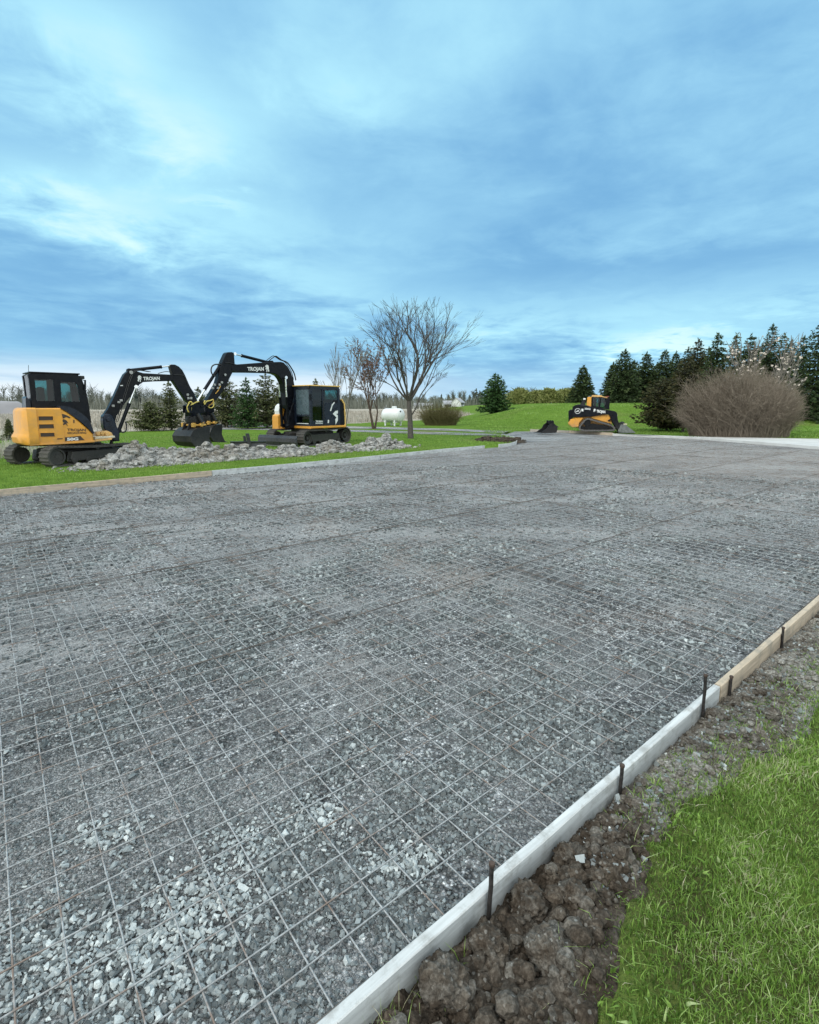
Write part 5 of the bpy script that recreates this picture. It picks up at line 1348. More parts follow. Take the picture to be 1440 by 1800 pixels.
    # stick
    st = P([(398.2, 621), (401, 619), (408, 618.8), (411.8, 620.5), (412.6, 632), (413.4, 642), (410.5, 652), (405.5, 662), (401, 671), (400, 678), (396, 680), (391, 690), (380, 704), (369.5, 713.5), (364, 712.5), (362, 706.5), (371, 692), (381, 675.5), (384.5, 663), (388.5, 643), (393.5, 631)], BL+.14)
    m = MB(); m.prism(st, BL-.14, BL+.14, .014); ST = m.build('stick', MATS['black_paint'], R)
    cyl(R, fr.p(387.5, 642, BL), fr.p(346.5, 705.5, BL), BL, .062, .68, False, 'bucket_cylinder', .042)
    a = fr.p(392, 659, BL); MB().disc((a[0], BL, a[1]), (0, 1, 0), .05, .38, 14).build('pivot_pin', MATS['worn_steel'], ST)
    for px, py in ((377, 676), (374, 682), (386, 676), (390, 672), (383, 682)):
        a = fr.p(px, py, BL+.17); m = MB(); m.box(a[0]-.05, a[0]+.05, BL+.14, BL+.20, a[1]-.05, a[1]+.04, .01); m.build('clamp', MATS['worn_steel'], R)
    pts = [fr.p(x, y, BL+.1) for x, y in ((389, 641.5), (380, 640.5), (373, 644), (371.2, 652), (374, 659), (379, 661))]; hose(R, [(p[0], BL+.1, p[1]) for p in pts], .026)
    pts = [fr.p(x, y, BL+.18) for x, y in ((396, 638), (404, 638), (411, 640), (416, 641))]; hose(R, [(p[0], BL+.18, p[1]) for p in pts], .014)
    for k, pp in enumerate([((379, 692), (384, 686), (388, 678)), ((376, 703), (373, 709), (367, 713))]):
        pts = [fr.p(x, y, BL+.18) for x, y in pp]; hose(R, [(p[0], BL+.18, p[1]) for p in pts], .016, 'brass')
    for k, pp in enumerate([((360, 711), (363, 706), (370, 704), (375, 702)), ((375, 705), (376, 713), (371, 717), (364, 714)), ((360, 711), (359, 707), (361, 704))]):
        pts = [fr.p(x, y, BL+.22) for x, y in pp]; hose(R, [(p[0], BL+.22, p[1]) for p in pts], .022, 'yellow_hose')
    # linkage, hitch and bucket
    a = fr.p(366, 711, BL); b = fr.p(346.5, 706, BL); m = MB(); 
    for y in (-.17, .15): m.prism([(a[0]-.05, a[1]+.05), (b[0], b[1]+.06), (b[0]+.06, b[1]-.05), (a[0]+.05, a[1]-.08)], BL+y, BL+y+.03)
    m.build('link', MATS['black_paint'], R)
    a = fr.p(361.5, 713, BL); tilt_bucket(R, (a[0], BL, a[1]-.09), rad(205), .82, 1.22)
excavator_mid()

# ------------------------------------------------------------------ black blade attachment lying before the dozer blade
def attachment():
    x, y = G(437, 788, .1); R = empty('grader_blade', (x, y, float(H(x, y))), rad(12))
    tag(R, 'black steel grading attachment with pale edge lying on the grass left of the dozer blade', 'attachment')
    m = MB(); m.prism([(-.1, .0), (-.05, .02), (.03, .12), (.05, .22), (.0, .30), (-.04, .29), (0, .20), (-.02, .12)], -.7, .7); m.v = [(v[1], v[0], v[2]) for v in m.v]; m.build('mouldboard', MATS['blue_black'], R)
    m = MB(); m.box(-.72, .10, -.14, -.095, .02, .09); m.build('cutting_edge', MATS['pale_step'], R)
    m = MB(); m.prism([(.02, .0), (.16, .0), (.06, .62), (-.08, .62)], -.16, -.10); m.box(-.75, .7, .06, .16, .10, .18, .01); m.prism([(-.16, .0), (-.02, .0), (-.12, .5), (-.22, .5)], .2, .26); m.build('hitch_frame', MATS['blue_black'], R)
attachment()

# ------------------------------------------------------------------ tracked loader on the right
def loader():
    fr = Frame((12.35, 33.6, .13), rad(-18)); R = empty('tracked_loader', fr.O, fr.h)
    tag(R, 'orange and black tracked loader parked on the lawn at the far edge of the gravel', 'loader')
    Z = lambda x, y: (930+x/6.26, 650+y/6.265)
    P = lambda pts, lat: fr.poly([Z(*p) for p in pts], lat)
    LR = -.90
    z0 = fr.p(*Z(740, 676), LR)[1]
    def lowered(Q): return [(x, z-z0) for x, z in Q]
    sh = P([(548, 655), (552, 620), (585, 575), (622, 538), (650, 530), (690, 540), (800, 572), (905, 602), (945, 632), (950, 660), (930, 676), (740, 678), (575, 676)], LR)
    sh = smooth_poly(sh, 1)
    for sy in (-1, 1):
        y0, y1 = sorted((sy*.98, sy*.58)); b = track(R, 0, 0, y0, y1, 0, 0, 0, 44, 'track', 0, sh, .10, 'dusty_rubber')
        c = lambda x, y: fr.p(*Z(x, y), LR)
        sp = [('sprocket', *c(640, 580), .22, 'ring'), ('idler', *c(590, 645), .14, 'r'), ('idler', *c(908, 642), .15, 'r')]+[('roller', *c(x, 655), .085, 'r') for x in (660, 710, 760, 810, 860)]
        wheelset(b, sp, y0+.04, y1-.04, P([(600, 640), (640, 600), (700, 590), (860, 615), (900, 640), (860, 655), (620, 655)], LR), 'undercarriage_black')
    # rear and lower body
    bd = P([(428, 588), (436, 560), (458, 540), (520, 520), (690, 505), (690, 488), (880, 500), (895, 520), (912, 590), (925, 640), (900, 655), (600, 655), (560, 640), (478, 634), (440, 610)], LR+.1)
    m = MB(); m.prism(bd, -.62, .62, .03); m.build('body', MATS['orange'], R)
    fd = P([(432, 592), (456, 546), (540, 524), (600, 530), (552, 585), (545, 628), (478, 634)], LR); MB().prism(fd, LR-.02, -.55, .02).build('fender', MATS['orange'], R); MB().prism(fd, .55, -LR+.02, .02).build('fender', MATS['orange'], R)
    fd = P([(690, 496), (885, 508), (905, 580), (915, 598), (800, 566), (690, 534)], LR); MB().prism(fd, LR+.02, -.56, .02).build('side_panel', MATS['orange'], R); MB().prism(fd, .56, -LR-.02, .02).build('side_panel', MATS['orange'], R)
    rb = P([(436, 575), (434, 458), (452, 440), (478, 440), (482, 540), (460, 560)], -.5); m = MB(); m.prism(rb, -.80, .80, .03); m.build('rear_door', MATS['black_paint'], R)
    hd = P([(478, 520), (480, 405), (540, 380), (640, 390), (700, 410), (700, 520)], -.5); m = MB(); m.prism(hd, -.6, .6, .03); m.build('engine_hood', MATS['dark_steel'], R)
    # lift arms
    am = P([(478, 522), (474, 450), (484, 408), (505, 390), (560, 386), (690, 408), (820, 432), (940, 455), (962, 468), (972, 490), (968, 545), (990, 585), (1000, 625), (985, 652), (965, 650), (930, 590), (900, 530), (888, 492), (800, 498), (690, 516), (600, 520)], LR)
    for sy in (-1, 1):
        m = MB(); m.prism(am, *( (LR-.10, LR+.06) if sy < 0 else (-LR-.06, -LR+.10)), .015); A = m.build('lift_arm', MATS['black_paint'], R)
        if sy < 0:
            la = LR-.102
            # round badge with a leaping stag, white
            c = fr.p(*Z(536, 454), la); rr = fr.p(*Z(568, 454), la)[0]-c[0]
            ring = [(c[0]+rr*math.cos(a), c[1]+rr*math.sin(a)) for a in np.linspace(0, 2*math.pi, 28, endpoint=False)]; inn = [(c[0]+(q[0]-c[0])*.86, c[1]+(q[1]-c[1])*.86) for q in ring]
            MB().prism(ring, la, la-.004, 0, [inn[::-1]]).build('badge_ring', MATS['decal_white'], A)
            stag = [(-.62, -.18), (-.30, .02), (-.02, .06), (.06, .22), (-.06, .50), (.04, .48), (.14, .30), (.20, .44), (.28, .30), (.42, .18), (.30, .10), (.26, -.05), (.56, -.26), (.66, -.46), (.54, -.36), (.20, -.22), (-.10, -.20), (-.36, -.30), (-.60, -.46), (-.50, -.28)]
            MB().prism([(c[0]+rr*u, c[1]+rr*v) for u, v in stag], la, la-.004).build('stag_badge', MATS['decal_white'], A)
            F2 = lambda pts, nm: flat(fr, [Z(*p) for p in pts], la, MATS['decal_white'], A, nm, -1)
            F2([(577, 457), (577, 428), (599, 430), (599, 458)], 'sticker')
            lettering(fr, '333G', Z(612, 437), Z(676, 441), 2.9, la, MATS['decal_white'], A, -1, .04)
            emblem(fr, Z(708, 466), Z(738, 428), la, MATS['decal_white'], A, -1)
            lettering(fr, 'TROJAN', Z(744, 468), Z(840, 478), 4.6, la, MATS['decal_white'], A, -1, .05)
    flat(fr, [Z(620, 512), Z(622, 497), Z(652, 497), Z(650, 513)], LR-.02, MATS['decal_white'], R, 'sticker', -1)
    # cab
    z = lambda pts: P(pts, -.55)
    co = z([(686, 430), (690, 300), (700, 292), (870, 300), (886, 320), (886, 440), (800, 428)]); w1 = z([(704, 396), (706, 306), (775, 308), (765, 408)]); w2 = z([(785, 412), (796, 310), (842, 312), (838, 420)])
    m = MB()
    for y in (-.55, .50): m.prism(co, y, y+.05, 0, [w1[::-1], w2[::-1]])
    xa, xb_ = min(p[0] for p in co), max(p[0] for p in co); zr = max(p[1] for p in co); zl = min(p[1] for p in co)
    for y in (-.5, .42): m.box(xb_-.09, xb_-.01, y, y+.08, zl+.02, zr-.06)
    m.box(xa+.06, xb_-.05, -.5, .5, zr-.08, zr-.02); m.box(xa+.01, xa+.06, -.5, .5, zl, zl+.5); cab = m.build('cab', MATS['black_paint'], R)
    for w in (w1, w2):
        for y in (-.53, .52): MB().prism(w, y, y+.006).build('side_window', MATS['cab_glass'], cab)
    m = MB(); m.box(xb_-.05, xb_-.042, -.42, .42, zl+.05, zr-.10); m.build('front_door', MATS['cab_glass'], cab)
    m = MB(); m.box(xa+.2, xa+.7, -.25, .25, zl-.05, zl+.12, .04); m.box(xa+.15, xa+.3, -.25, .25, zl+.12, zl+.62, .05); m.build('operator_seat', MATS['seat_cloth'], cab)
    rf = z([(690, 300), (698, 278), (798, 280), (806, 292), (862, 304), (866, 314), (800, 302)]); m = MB(); m.prism(rf, -.58, .58, .02); m.build('roof', MATS['orange_deck'], cab)
    ps = z([(632, 402), (644, 304), (664, 298), (688, 300), (684, 408)]); m = MB(); m.prism(ps, -.58, .58, .02); m.build('rear_post', MATS['orange'], R)
    el = z([(555, 392), (575, 360), (606, 312), (628, 310), (618, 392)]); m = MB(); m.prism(el, -.5, .5, .015); m.build('rear_cowl', MATS['dark_steel'], R)
    for y in (-.6, .5):
        a = z([(612, 322)])[0]; m = MB(); m.box(a[0]-.08, a[0]+.06, y, y+.12, a[1]-.05, a[1]+.05, .01); m.build('work_lamp', MATS['decal_white'], R)
    a = z([(862, 296)])[0]; m = MB()
    for y in (-.56, .44): m.box(a[0]-.1, a[0]+.1, y, y+.12, a[1]-.03, a[1]+.03, .01)
    m.build('beacon', MATS['red_light'], cab)
    cyl(R, fr.p(*Z(880, 560), LR), fr.p(*Z(965, 500), LR), LR-.02, .05, .6, False, 'tilt_cylinder', .03)
    pts = [fr.p(*Z(x, y), LR-.1) for x, y in ((940, 470), (965, 500), (978, 560), (1000, 610), (1010, 600))]; hose(R, [(p[0], LR-.06, p[1]) for p in pts], .02)
    # coupler plate
    q = P([(965, 600), (990, 590), (1003, 640), (985, 668), (962, 660)], -.6); m = MB(); m.prism(q, -.62, .62, .015); m.build('coupler', MATS['dark_steel'], R)
    return fr, Z, R
LF, LZ, LROOT = loader()
def mower():
    """grey steel low-profile bucket carried on the loader's coupler"""
    fr, Z = LF, LZ; R = empty('loader_bucket', fr.O, fr.h); tag(R, 'grey steel sloping bucket held low at the front of the tracked loader', 'bucket')
    P = lambda pts, lat: fr.poly([Z(*p) for p in pts], lat); LR = -.95
    sh = P([(982, 676), (985, 600), (1010, 596), (1062, 600), (1120, 645), (1172, 684), (1168, 690), (1080, 690)], LR)
    lo = min(p[1] for p in sh); sh = [(x, z-lo+.02) for x, z in sh]
    x0 = sh[1][0]
    m = MB()
    for y in (LR, -LR-.02): m.prism(sh, y, y+.02)
    back = [sh[0], sh[1], (sh[1][0]+.025, sh[1][1]), (sh[0][0]+.025, sh[0][1])]; m.prism(back, LR+.021, -LR-.021)
    fl = [(sh[0][0]+.026, sh[7][1]+.0), (sh[0][0]+.026, sh[7][1]+.022), (sh[5][0]-.02, sh[6][1]+.022), (sh[5][0]-.01, sh[6][1])]; m.prism(fl, LR+.021, -LR-.021)
    tp = [(sh[1][0]+.03, sh[1][1]-.02), (sh[3][0], sh[3][1]-.02), (sh[3][0], sh[3][1]-.045), (sh[1][0]+.03, sh[1][1]-.045)]; m.prism(tp, LR+.021, -LR-.021)
    m.build('shell', MATS['galv'], R)
    m = MB(); m.box(x0+.12, x0+.42, -.30, .30, sh[3][1]-.01, sh[3][1]+.12, .02); m.tube([(x0+.2, -.1, sh[3][1]+.12), (x0+.35, .1, sh[3][1]+.12)], .05, 10); m.build('motor_box', MATS['dark_steel'], R)
    m = MB(); m.box(x0+.30, x0+.50, -.95, -.70, sh[3][1]-.0, sh[3][1]+.06, .01); m.build('bracket', MATS['pale_step'], R)
    return
simple('galv', (.20, .215, .215), .45, .5, .3, 8, .5, .1, .2)
mower()
def loose_bucket():
    x, y = G(962, 760, .12); R = empty('digging_bucket', (x, y, float(H(x, y))), rad(8)); tag(R, 'black toothed digging bucket lying on the lawn left of the tracked loader', 'bucket')
    pr = [(-.62, .02), (-.20, .30), (-.10, .52), (.05, .62), (.28, .60), (.46, .46), (.52, .22), (.44, .03), (.1, .0)]; pi = inset(pr, .025)
    m = MB(); m.prism(pr, -.42, -.395); m.prism(pr, .395, .42)
    sh = [(.05, .62), (.28, .60), (.46, .46), (.52, .22), (.44, .03), (.1, .0), (-.62, .0)]; si = [(-.62, .025), (.1, .025), (.425, .05), (.495, .22), (.44, .445), (.275, .575), (.06, .595)]
    m.prism(sh+si, -.394, .394); m.build('shell', MATS['black_paint'], R)
    m = MB()
    for k in range(5): m.prism([(-.62, .0), (-.80, .012), (-.80, .022), (-.62, .05)], -.40+k*.18, -.40+k*.18+.08)
    m.build('teeth', MATS['dark_steel'], R)
    m = MB()
    for yy in (-.2, .14): m.prism([(-.02, .60), (.0, .78), (.09, .82), (.14, .72), (.24, .82), (.34, .76), (.36, .56)], yy, yy+.04)
    m.build('hitch_ears', MATS['black_paint'], R)
    m = MB(); m.prism([(.40, .50), (.62, .42), (.60, .34), (.48, .36)], -.3, .3); m.build('lip', MATS['dark_steel'], R)
loose_bucket()

# ------------------------------------------------------------------ white gas tank
def tank():
    x, y = G(691, 748.5, .1); z = float(H(x, y)); R = empty('gas_tank', (x, y, z), rad(-38)); tag(R, 'white horizontal gas tank on short legs behind the bare tree', 'tank')
    r, L, zc = .59, .72, .92; pr = [(.02, -L-.36)]+[(r*math.sin(a), -L-.36*math.cos(a)) for a in np.linspace(.15, math.pi/2, 8)]+[(r*math.sin(a), L+.36*math.cos(a)) for a in np.linspace(math.pi/2, .15, 8)]+[(.02, L+.36)]
    m = MB(); m.lathe(pr, (0, 0, zc), 'x', 36); m.build('shell', MATS['white_tank'], R, True)
    for sx in (-1, 1):
        m = MB(); m.box(sx*.52-.06, sx*.52+.06, -.46, -.36, 0, .52); m.box(sx*.52-.06, sx*.52+.06, .36, .46, 0, .52); m.box(sx*.52-.08, sx*.52+.08, -.5, .5, .28, .37); m.build('leg', MATS['white_tank'], R)
    m = MB(); m.lathe([(.22, .0), (.22, .16), (.18, .20), (.02, .21)], (.15, 0, zc+r-.03), 'z', 18); m.build('dome', MATS['white_tank'], R, True)
    m = MB(); m.tube([(-.75, 0, zc+r-.02), (-.75, 0, zc+r+.26)], .035, 10); m.disc((-.75, 0, zc+r+.27), (0, 0, 1), .07, .05, 12); m.tube([(-.95, .05, zc+r-.04), (-.95, .05, zc+r+.14)], .05, 10); m.box(-1.02, -.6, -.04, .04, zc+r+.0, zc+r+.06); m.build('valve', MATS['worn_steel'], R)
    a = MB(); a.disc((L+.30, -.22, zc+.34), (1, 0, 0), .07, .03, 12); a.build('gauge', MATS['dark_steel'], R)
tank()
# ------------------------------------------------------------------ plants
def m_needles(c0, c1, c2):
    def fn(g, b, out):
        t = attr_tint(g); g.put(b.inputs['Base Color'], g.ramp(t, [(0, c0), (.55, c1), (1, c2)])); b.inputs['Roughness'].default_value = .7; b.inputs['Specular IOR Level'].default_value = .2
    return fn
material('spruce_needles', m_needles((.020, .036, .013), (.042, .068, .024), (.090, .118, .042)))
material('pine_needles', m_needles((.044, .058, .024), (.098, .114, .044), (.18, .175, .08)))
material('cedar_needles', m_needles((.026, .030, .012), (.050, .052, .020), (.095, .080, .030)))
material('green_pine_needles', m_needles((.018, .045, .014), (.040, .090, .024), (.085, .150, .045)))
material('willow_leaves', m_needles((.12, .14, .04), (.20, .22, .07), (.31, .31, .12)))
material('far_twigs', m_needles((.095, .105, .085), (.15, .16, .13), (.225, .23, .20)))  # lightened grey-green: distance haze painted into the twig colour
material('far_needles', m_needles((.050, .064, .054), (.075, .090, .075), (.12, .135, .105)))  # paler than the near needles, with distance haze mixed into the colour
material('brown_twigs', m_needles((.11, .088, .066), (.225, .185, .143), (.37, .31, .25)))
material('grey_twigs', m_needles((.10, .085, .075), (.17, .15, .135), (.26, .235, .21)))
material('olive_twigs', m_needles((.075, .068, .030), (.130, .115, .050), (.20, .18, .085)))
simple('bark', (.095, .085, .077), .9, 0, .35, 20, .2, 0)
simple('grey_bark', (.21, .19, .17), .9, 0, .3, 20, .2, 0)
simple('brown_bark', (.10, .072, .055), .9, 0, .3, 20, .2, 0)
simple('buds', (.20, .125, .10), .8, 0, .3, 30, .2)
simple('blossom', (.74, .64, .56), .8, 0, .15, 30, .2)

def tubes(A, B, ra, rb, n=4):
    """many straight tapered twigs at once: (k,3) ends and radii"""
    A, B = np.asarray(A, float), np.asarray(B, float); k = len(A); d = B-A; L = np.linalg.norm(d, axis=1, keepdims=True); d = d/np.maximum(L, 1e-9)
    ref = np.where(np.abs(d[:, 2:3]) > .9, np.array([[1., 0, 0]]), np.array([[0, 0, 1.]])); s = np.cross(d, ref); s /= np.linalg.norm(s, axis=1, keepdims=True); t = np.cross(d, s)
    an = 2*np.pi*np.arange(n)/n; ring = np.cos(an)[None, :, None]*s[:, None]+np.sin(an)[None, :, None]*t[:, None]
    V = np.concatenate([A[:, None]+ring*np.asarray(ra)[:, None, None], B[:, None]+ring*np.asarray(rb)[:, None, None]], 1)
    b = 2*n*np.arange(k)[:, None, None]; j = np.arange(n); jn = (j+1) % n
    F = (b+np.stack([j, jn, n+jn, n+j], -1)[None]).reshape(-1, 4)
    return V.reshape(-1, 3), F

def conifer(name, base, h, r, seed, label, group, mat='spruce_needles', t0=.06, dens=1.0, droop=.35, spray=.30, power=.85, ragged=.25, up=.0, share=None, cat='tree'):
    """trunk and a crown of whorled branches that carry small sprays of needles; base is a ground point"""
    rng = np.random.default_rng(seed); R = empty(name, (base[0], base[1], float(H(base[0], base[1]))), rng.uniform(0, 6.28)); tag(R, label, cat, group)
    nw = max(16, int(34*dens)); P, D, Sz, T = [], [], [], []; A, B = [], []
    for w in range(nw):
        t = t0+(1-t0)*((w+rng.uniform(-.3, .3))/nw); t = min(max(t, t0), .985)
        rr = r*(1-t)**power*(.94+.12*rng.random())+.05*r*(1-t)
        nb = rng.integers(8, 11) if t < .8 else rng.integers(5, 7); a0 = rng.uniform(0, 6.28)
        for k in range(nb):
            a = a0+6.283*k/nb+rng.uniform(-.25, .25); L = rr*(1-ragged+2*ragged*rng.random()) if rng.random() > .06 else rr*.45
            m = max(3, int(L/(spray*.30))); o = np.array([math.cos(a), math.sin(a)])
            el = up+.35*t-.05
            A.append((0, 0, t*h)); tip = (o[0]*L, o[1]*L, t*h+L*el-droop*L*.5); B.append(tip)
            for j in range(m):
                f = (j+.7)/m; x = L*f; z = t*h+x*el-droop*L*f*f*.9+.25*droop*L*max(0, f-.7)
                side = rng.normal(0, spray*.42*(1.15-f)); p = np.array([o[0]*x-o[1]*side, o[1]*x+o[0]*side, z+rng.normal(0, spray*.10)])
                P.append(p); da = a+rng.normal(0, .7); dz = rng.normal(-.10-.25*droop, .28); D.append((math.cos(da), math.sin(da), dz)); Sz.append(spray*rng.uniform(.55, 1.15)*(1-.35*t)); T.append(np.clip(rng.normal(.42, .20)+.22*(f-.5), 0, 1))
    for j in range(5): P.append(np.array([rng.normal(0, .01), rng.normal(0, .01), h*(.94+.015*j)])); D.append((rng.normal(0, .25), rng.normal(0, .25), 1)); Sz.append(spray*.7); T.append(.5)
    P, D, Sz, T = np.array(P), np.array(D), np.array(Sz), np.array(T); n = len(P)
    D /= np.linalg.norm(D, axis=1, keepdims=True); S_ = np.cross(D, rng.normal(0, 1, (n, 3))*np.array([.35, .35, 1])); S_ /= np.maximum(np.linalg.norm(S_, axis=1, keepdims=True), 1e-6)
    # every spray: four narrow pointed slivers fanning out
    V = np.empty((n, 4, 3, 3)); 
    for q, (sp, ln) in enumerate([(-.75, .72), (-.25, .95), (.25, 1.0), (.75, .70)]):
        d = D+S_*sp+rng.normal(0, .16, (n, 3)); d /= np.linalg.norm(d, axis=1, keepdims=True); tip = P+d*(Sz*ln)[:, None]; wv = np.cross(d, rng.normal(0, 1, (n, 3))); wv /= np.maximum(np.linalg.norm(wv, axis=1, keepdims=True), 1e-6); w = wv*(Sz*.17)[:, None]
        midp = P+d*(Sz*ln*.28)[:, None]
        V[:, q, 0] = midp-w; V[:, q, 1] = midp+w; V[:, q, 2] = tip
    F = np.arange(n*12).reshape(-1, 3)
    c = mesh_np('crown', V.reshape(-1, 3), F, MATS[mat], R, attr=np.repeat(np.clip(T, 0, 1), 12))
    A, B = np.array(A), np.array(B); Vt, Ft = tubes(A, B, np.full(len(A), .010+h*.0016), np.full(len(A), .003), 3); zz = np.array([-.2, .25, .5, .75, .97])*h; zz[0] = -.2; rr_ = np.interp(zz, [-.2, h*.5, h*.97], [h*.016+.03, h*.009+.015, .012]); Z3 = np.zeros((4, 3)); Z4 = Z3.copy(); Z3[:, 2] = zz[:-1]; Z4[:, 2] = zz[1:]
    V2, F2 = tubes(Z3, Z4, rr_[:-1], rr_[1:], 4); mesh_np('trunk', np.concatenate([V2, Vt]), [tuple(f) for f in F2]+[tuple(f+len(V2)) for f in Ft], MATS['bark'], R)
    return R
def copy_tree(R, base, sc, rz, label):
    c = R.copy(); COL.objects.link(c); c.location = (base[0], base[1], float(H(base[0], base[1]))); c.scale = (sc[0], sc[0], sc[1]); c.rotation_euler = (0, 0, rz); c['label'] = label
    for ch in list(R.children): k = ch.copy(); COL.objects.link(k); k.parent = c
    return c

def bare_tree(name, base, h, seed, label, group=None, limbs=None, trunk_h=1.3, trunk_r=.12, depth=5, bark='bark', split=(2, 3), spread=.42, shrink=.74, buds=None, nb_buds=0, rmin=.005, upward=.12, stems=1, lean=(0, 0), lmin=.12, budsize=.05, squeeze=1.0, shift=0.0, sprout=.42):
    rng = np.random.default_rng(seed); R = empty(name, (base[0], base[1], float(H(base[0], base[1])))); tag(R, label, 'tree', group)
    seg = []; tips = []
    def grow(p, d, L, r, k):
        n = max(2, int(L/.28)); q = p.copy(); dd = d.copy()
        for i in range(n):
            dd = dd+rng.normal(0, .085, 3)+np.array([0, 0, upward*.25]); dd /= np.linalg.norm(dd); q2 = q+dd*L/n; r2 = r*(1-.30*(i+1)/n); seg.append((q, q2, max(rmin, r*(1-.30*i/n)), max(rmin*.8, r2)))
            if k > 0 and i > 0 and rng.random() < sprout and k < depth:
                sd = dd+rng.normal(0, spread*1.1, 3); sd /= np.linalg.norm(sd); grow(q2, sd, L*rng.uniform(.38, .62), r2*.52, k+1)
            q = q2
        if k >= depth or L < lmin: tips.append(q); return
        m = rng.integers(split[0], split[1]+1)
        for j in range(m):
            ax = rng.normal(0, 1, 3); ax -= ax.dot(dd)*dd; ax /= np.linalg.norm(ax); sd = dd+ax*spread*rng.uniform(.55, 1.2)+np.array([0, 0, upward]); sd /= np.linalg.norm(sd)
            grow(q, sd, L*shrink*rng.uniform(.78, 1.15), r*.70*(.68 if j else .9), k+1)
    tr = []
    if limbs:
        top = np.array([lean[0], lean[1], trunk_h]); pts = [np.array([0, 0, -.25]), np.array([0, 0, 0.]), top*.5+np.array([.02, 0, 0]), top]; rs = [trunk_r*1.5, trunk_r*1.25, trunk_r, trunk_r*.92]
        MB().tube(pts, rs, 12).build('trunk', MATS[bark], R, True)
        for (z, az, el, L, r) in limbs:
            d = np.array([math.cos(rad(az))*math.cos(rad(el)), math.sin(rad(az))*math.cos(rad(el)), math.sin(rad(el))]); grow(top*min(1, z/trunk_h) if z < trunk_h else top, d, L, r, 1)
    else:
        m = MB()
        for s in range(stems):
            a = rng.uniform(0, 6.28); el = rad(rng.uniform(62, 84)) if stems > 1 else rad(88); d = np.array([math.cos(a)*math.cos(el), math.sin(a)*math.cos(el), math.sin(el)]); o = np.array([math.cos(a), math.sin(a), 0])*(.18 if stems > 1 else 0)*rng.random()
            e = o+d*trunk_h; m.tube([o-d*.2, o+d*trunk_h*.5, e], [trunk_r*1.2, trunk_r, trunk_r*.85], 8)
            for j in range(3 if stems == 1 else 2):
                ax = rng.normal(0, 1, 3); ax[2] = 0; ax /= np.linalg.norm(ax); sd = d+ax*spread*rng.uniform(.3, .9); sd /= np.linalg.norm(sd); grow(e, sd, h*.26*rng.uniform(.8, 1.2), trunk_r*.62, 1)
        m.build('trunk', MATS[bark], R, True)
    A = np.array([s[0] for s in seg]); B = np.array([s[1] for s in seg]); ra = np.array([s[2] for s in seg]); rb = np.array([s[3] for s in seg])
    # scale crown to the wanted height
    k = (h-trunk_h)/max(.1, B[:, 2].max()-trunk_h)
    def sc(P): Q = P.copy(); up = Q[:, 2] > trunk_h; Q[up, 2] = trunk_h+(Q[up, 2]-trunk_h)*k; return Q
    A, B = sc(A), sc(B)
    for Q in (A, B): Q[:, 0] = lean[0]+(Q[:, 0]-lean[0])*squeeze+shift*np.maximum(0, Q[:, 2]-trunk_h)
    V, F = tubes(A, B, ra, rb, 5); mesh_np('crown', V, F, MATS[bark], R, True)
    if buds:
        i = rng.integers(0, len(B), nb_buds); thin = np.flatnonzero(rb < .02); i = thin[rng.integers(0, len(thin), nb_buds)]
        P = B[i]+rng.normal(0, .04, (nb_buds, 3)); Vr, Fr = rocks(P, budsize*rng.uniform(.6, 1.3, nb_buds), rng, .8); mesh_np('buds' if buds == 'buds' else 'blossoms', Vr, Fr, MATS[buds], R)
    return R

def twig_bush(name, base, w, d, h, n, seed, mat, label, cat='shrub', r0=.012, flare=.35, leafy=None, group=None, core=.75):
    """dense leafless shrub: hundreds of stems that fan out of a wide foot and fork into fine twigs"""
    rng = np.random.default_rng(seed); R = empty(name, (base[0], base[1], float(H(base[0], base[1])))); tag(R, label, cat, group)
    A, B, ra, rb, T = [], [], [], [], []
    def lobes(a): return 1+.10*math.sin(2*a+1.3+seed)+.08*math.sin(5*a+seed)
    for s in range(n):
        a = rng.uniform(0, 6.28); f = math.sqrt(rng.random()); foot = np.array([math.cos(a)*w*.5*flare*f, math.sin(a)*d*.5*flare*f, -.05])
        el = rad(14+76*(1-f**1.15*rng.uniform(.72, 1))); aa = a+rng.normal(0, .3)
        kk = lobes(aa)*(rng.uniform(.72, 1.03) if rng.random() > .02 else rng.uniform(1.0, 1.16))*(.90+.22*vnoise(np.array([aa*2.2+seed]), np.array([el*3.0]), seed=seed)[0]); ce, se = math.cos(el)**.78, math.sin(el)**.88; end = np.array([math.cos(aa)*ce*w*.5*kk, math.sin(aa)*ce*d*.5*kk, max(.15, se)*h*kk])
        c = foot*.6+end*.4; c[2] = end[2]*.5+.10*h; m = 6; tt = np.linspace(0, 1, m)[:, None]; pts = (1-tt)**2*foot+2*tt*(1-tt)*c+tt**2*end+rng.normal(0, .035, (m, 3))*tt
        tone = np.clip(rng.normal(.45, .13), 0, 1)
        for i in range(m-1): A.append(pts[i]); B.append(pts[i+1]); ra.append(r0*(1-.14*i)); rb.append(r0*(1-.14*(i+1))); T.append(tone)
        dv = end-c; dv /= np.linalg.norm(dv)
        for i in range(2, m):
            for q in range(3):
                L = rng.uniform(.10, .44)*min(h, 3.5)/3.0*(1.0 if i > 3 else 1.3); dd = dv+rng.normal(0, .62, 3); dd /= np.linalg.norm(dd); p = pts[i]-dv*rng.uniform(0, .25); A.append(p); B.append(p+dd*L); ra.append(r0*.45); rb.append(r0*.2); T.append(np.clip(tone+rng.normal(.08, .15), 0, 1))
    A, B = np.array(A), np.array(B); B[:, 2] = np.maximum(B[:, 2], .02); V, F = tubes(A, B, ra, rb, 3)
    mesh_np('stems', V, F, MATS[mat], R, attr=np.repeat(T, 6))
    return R

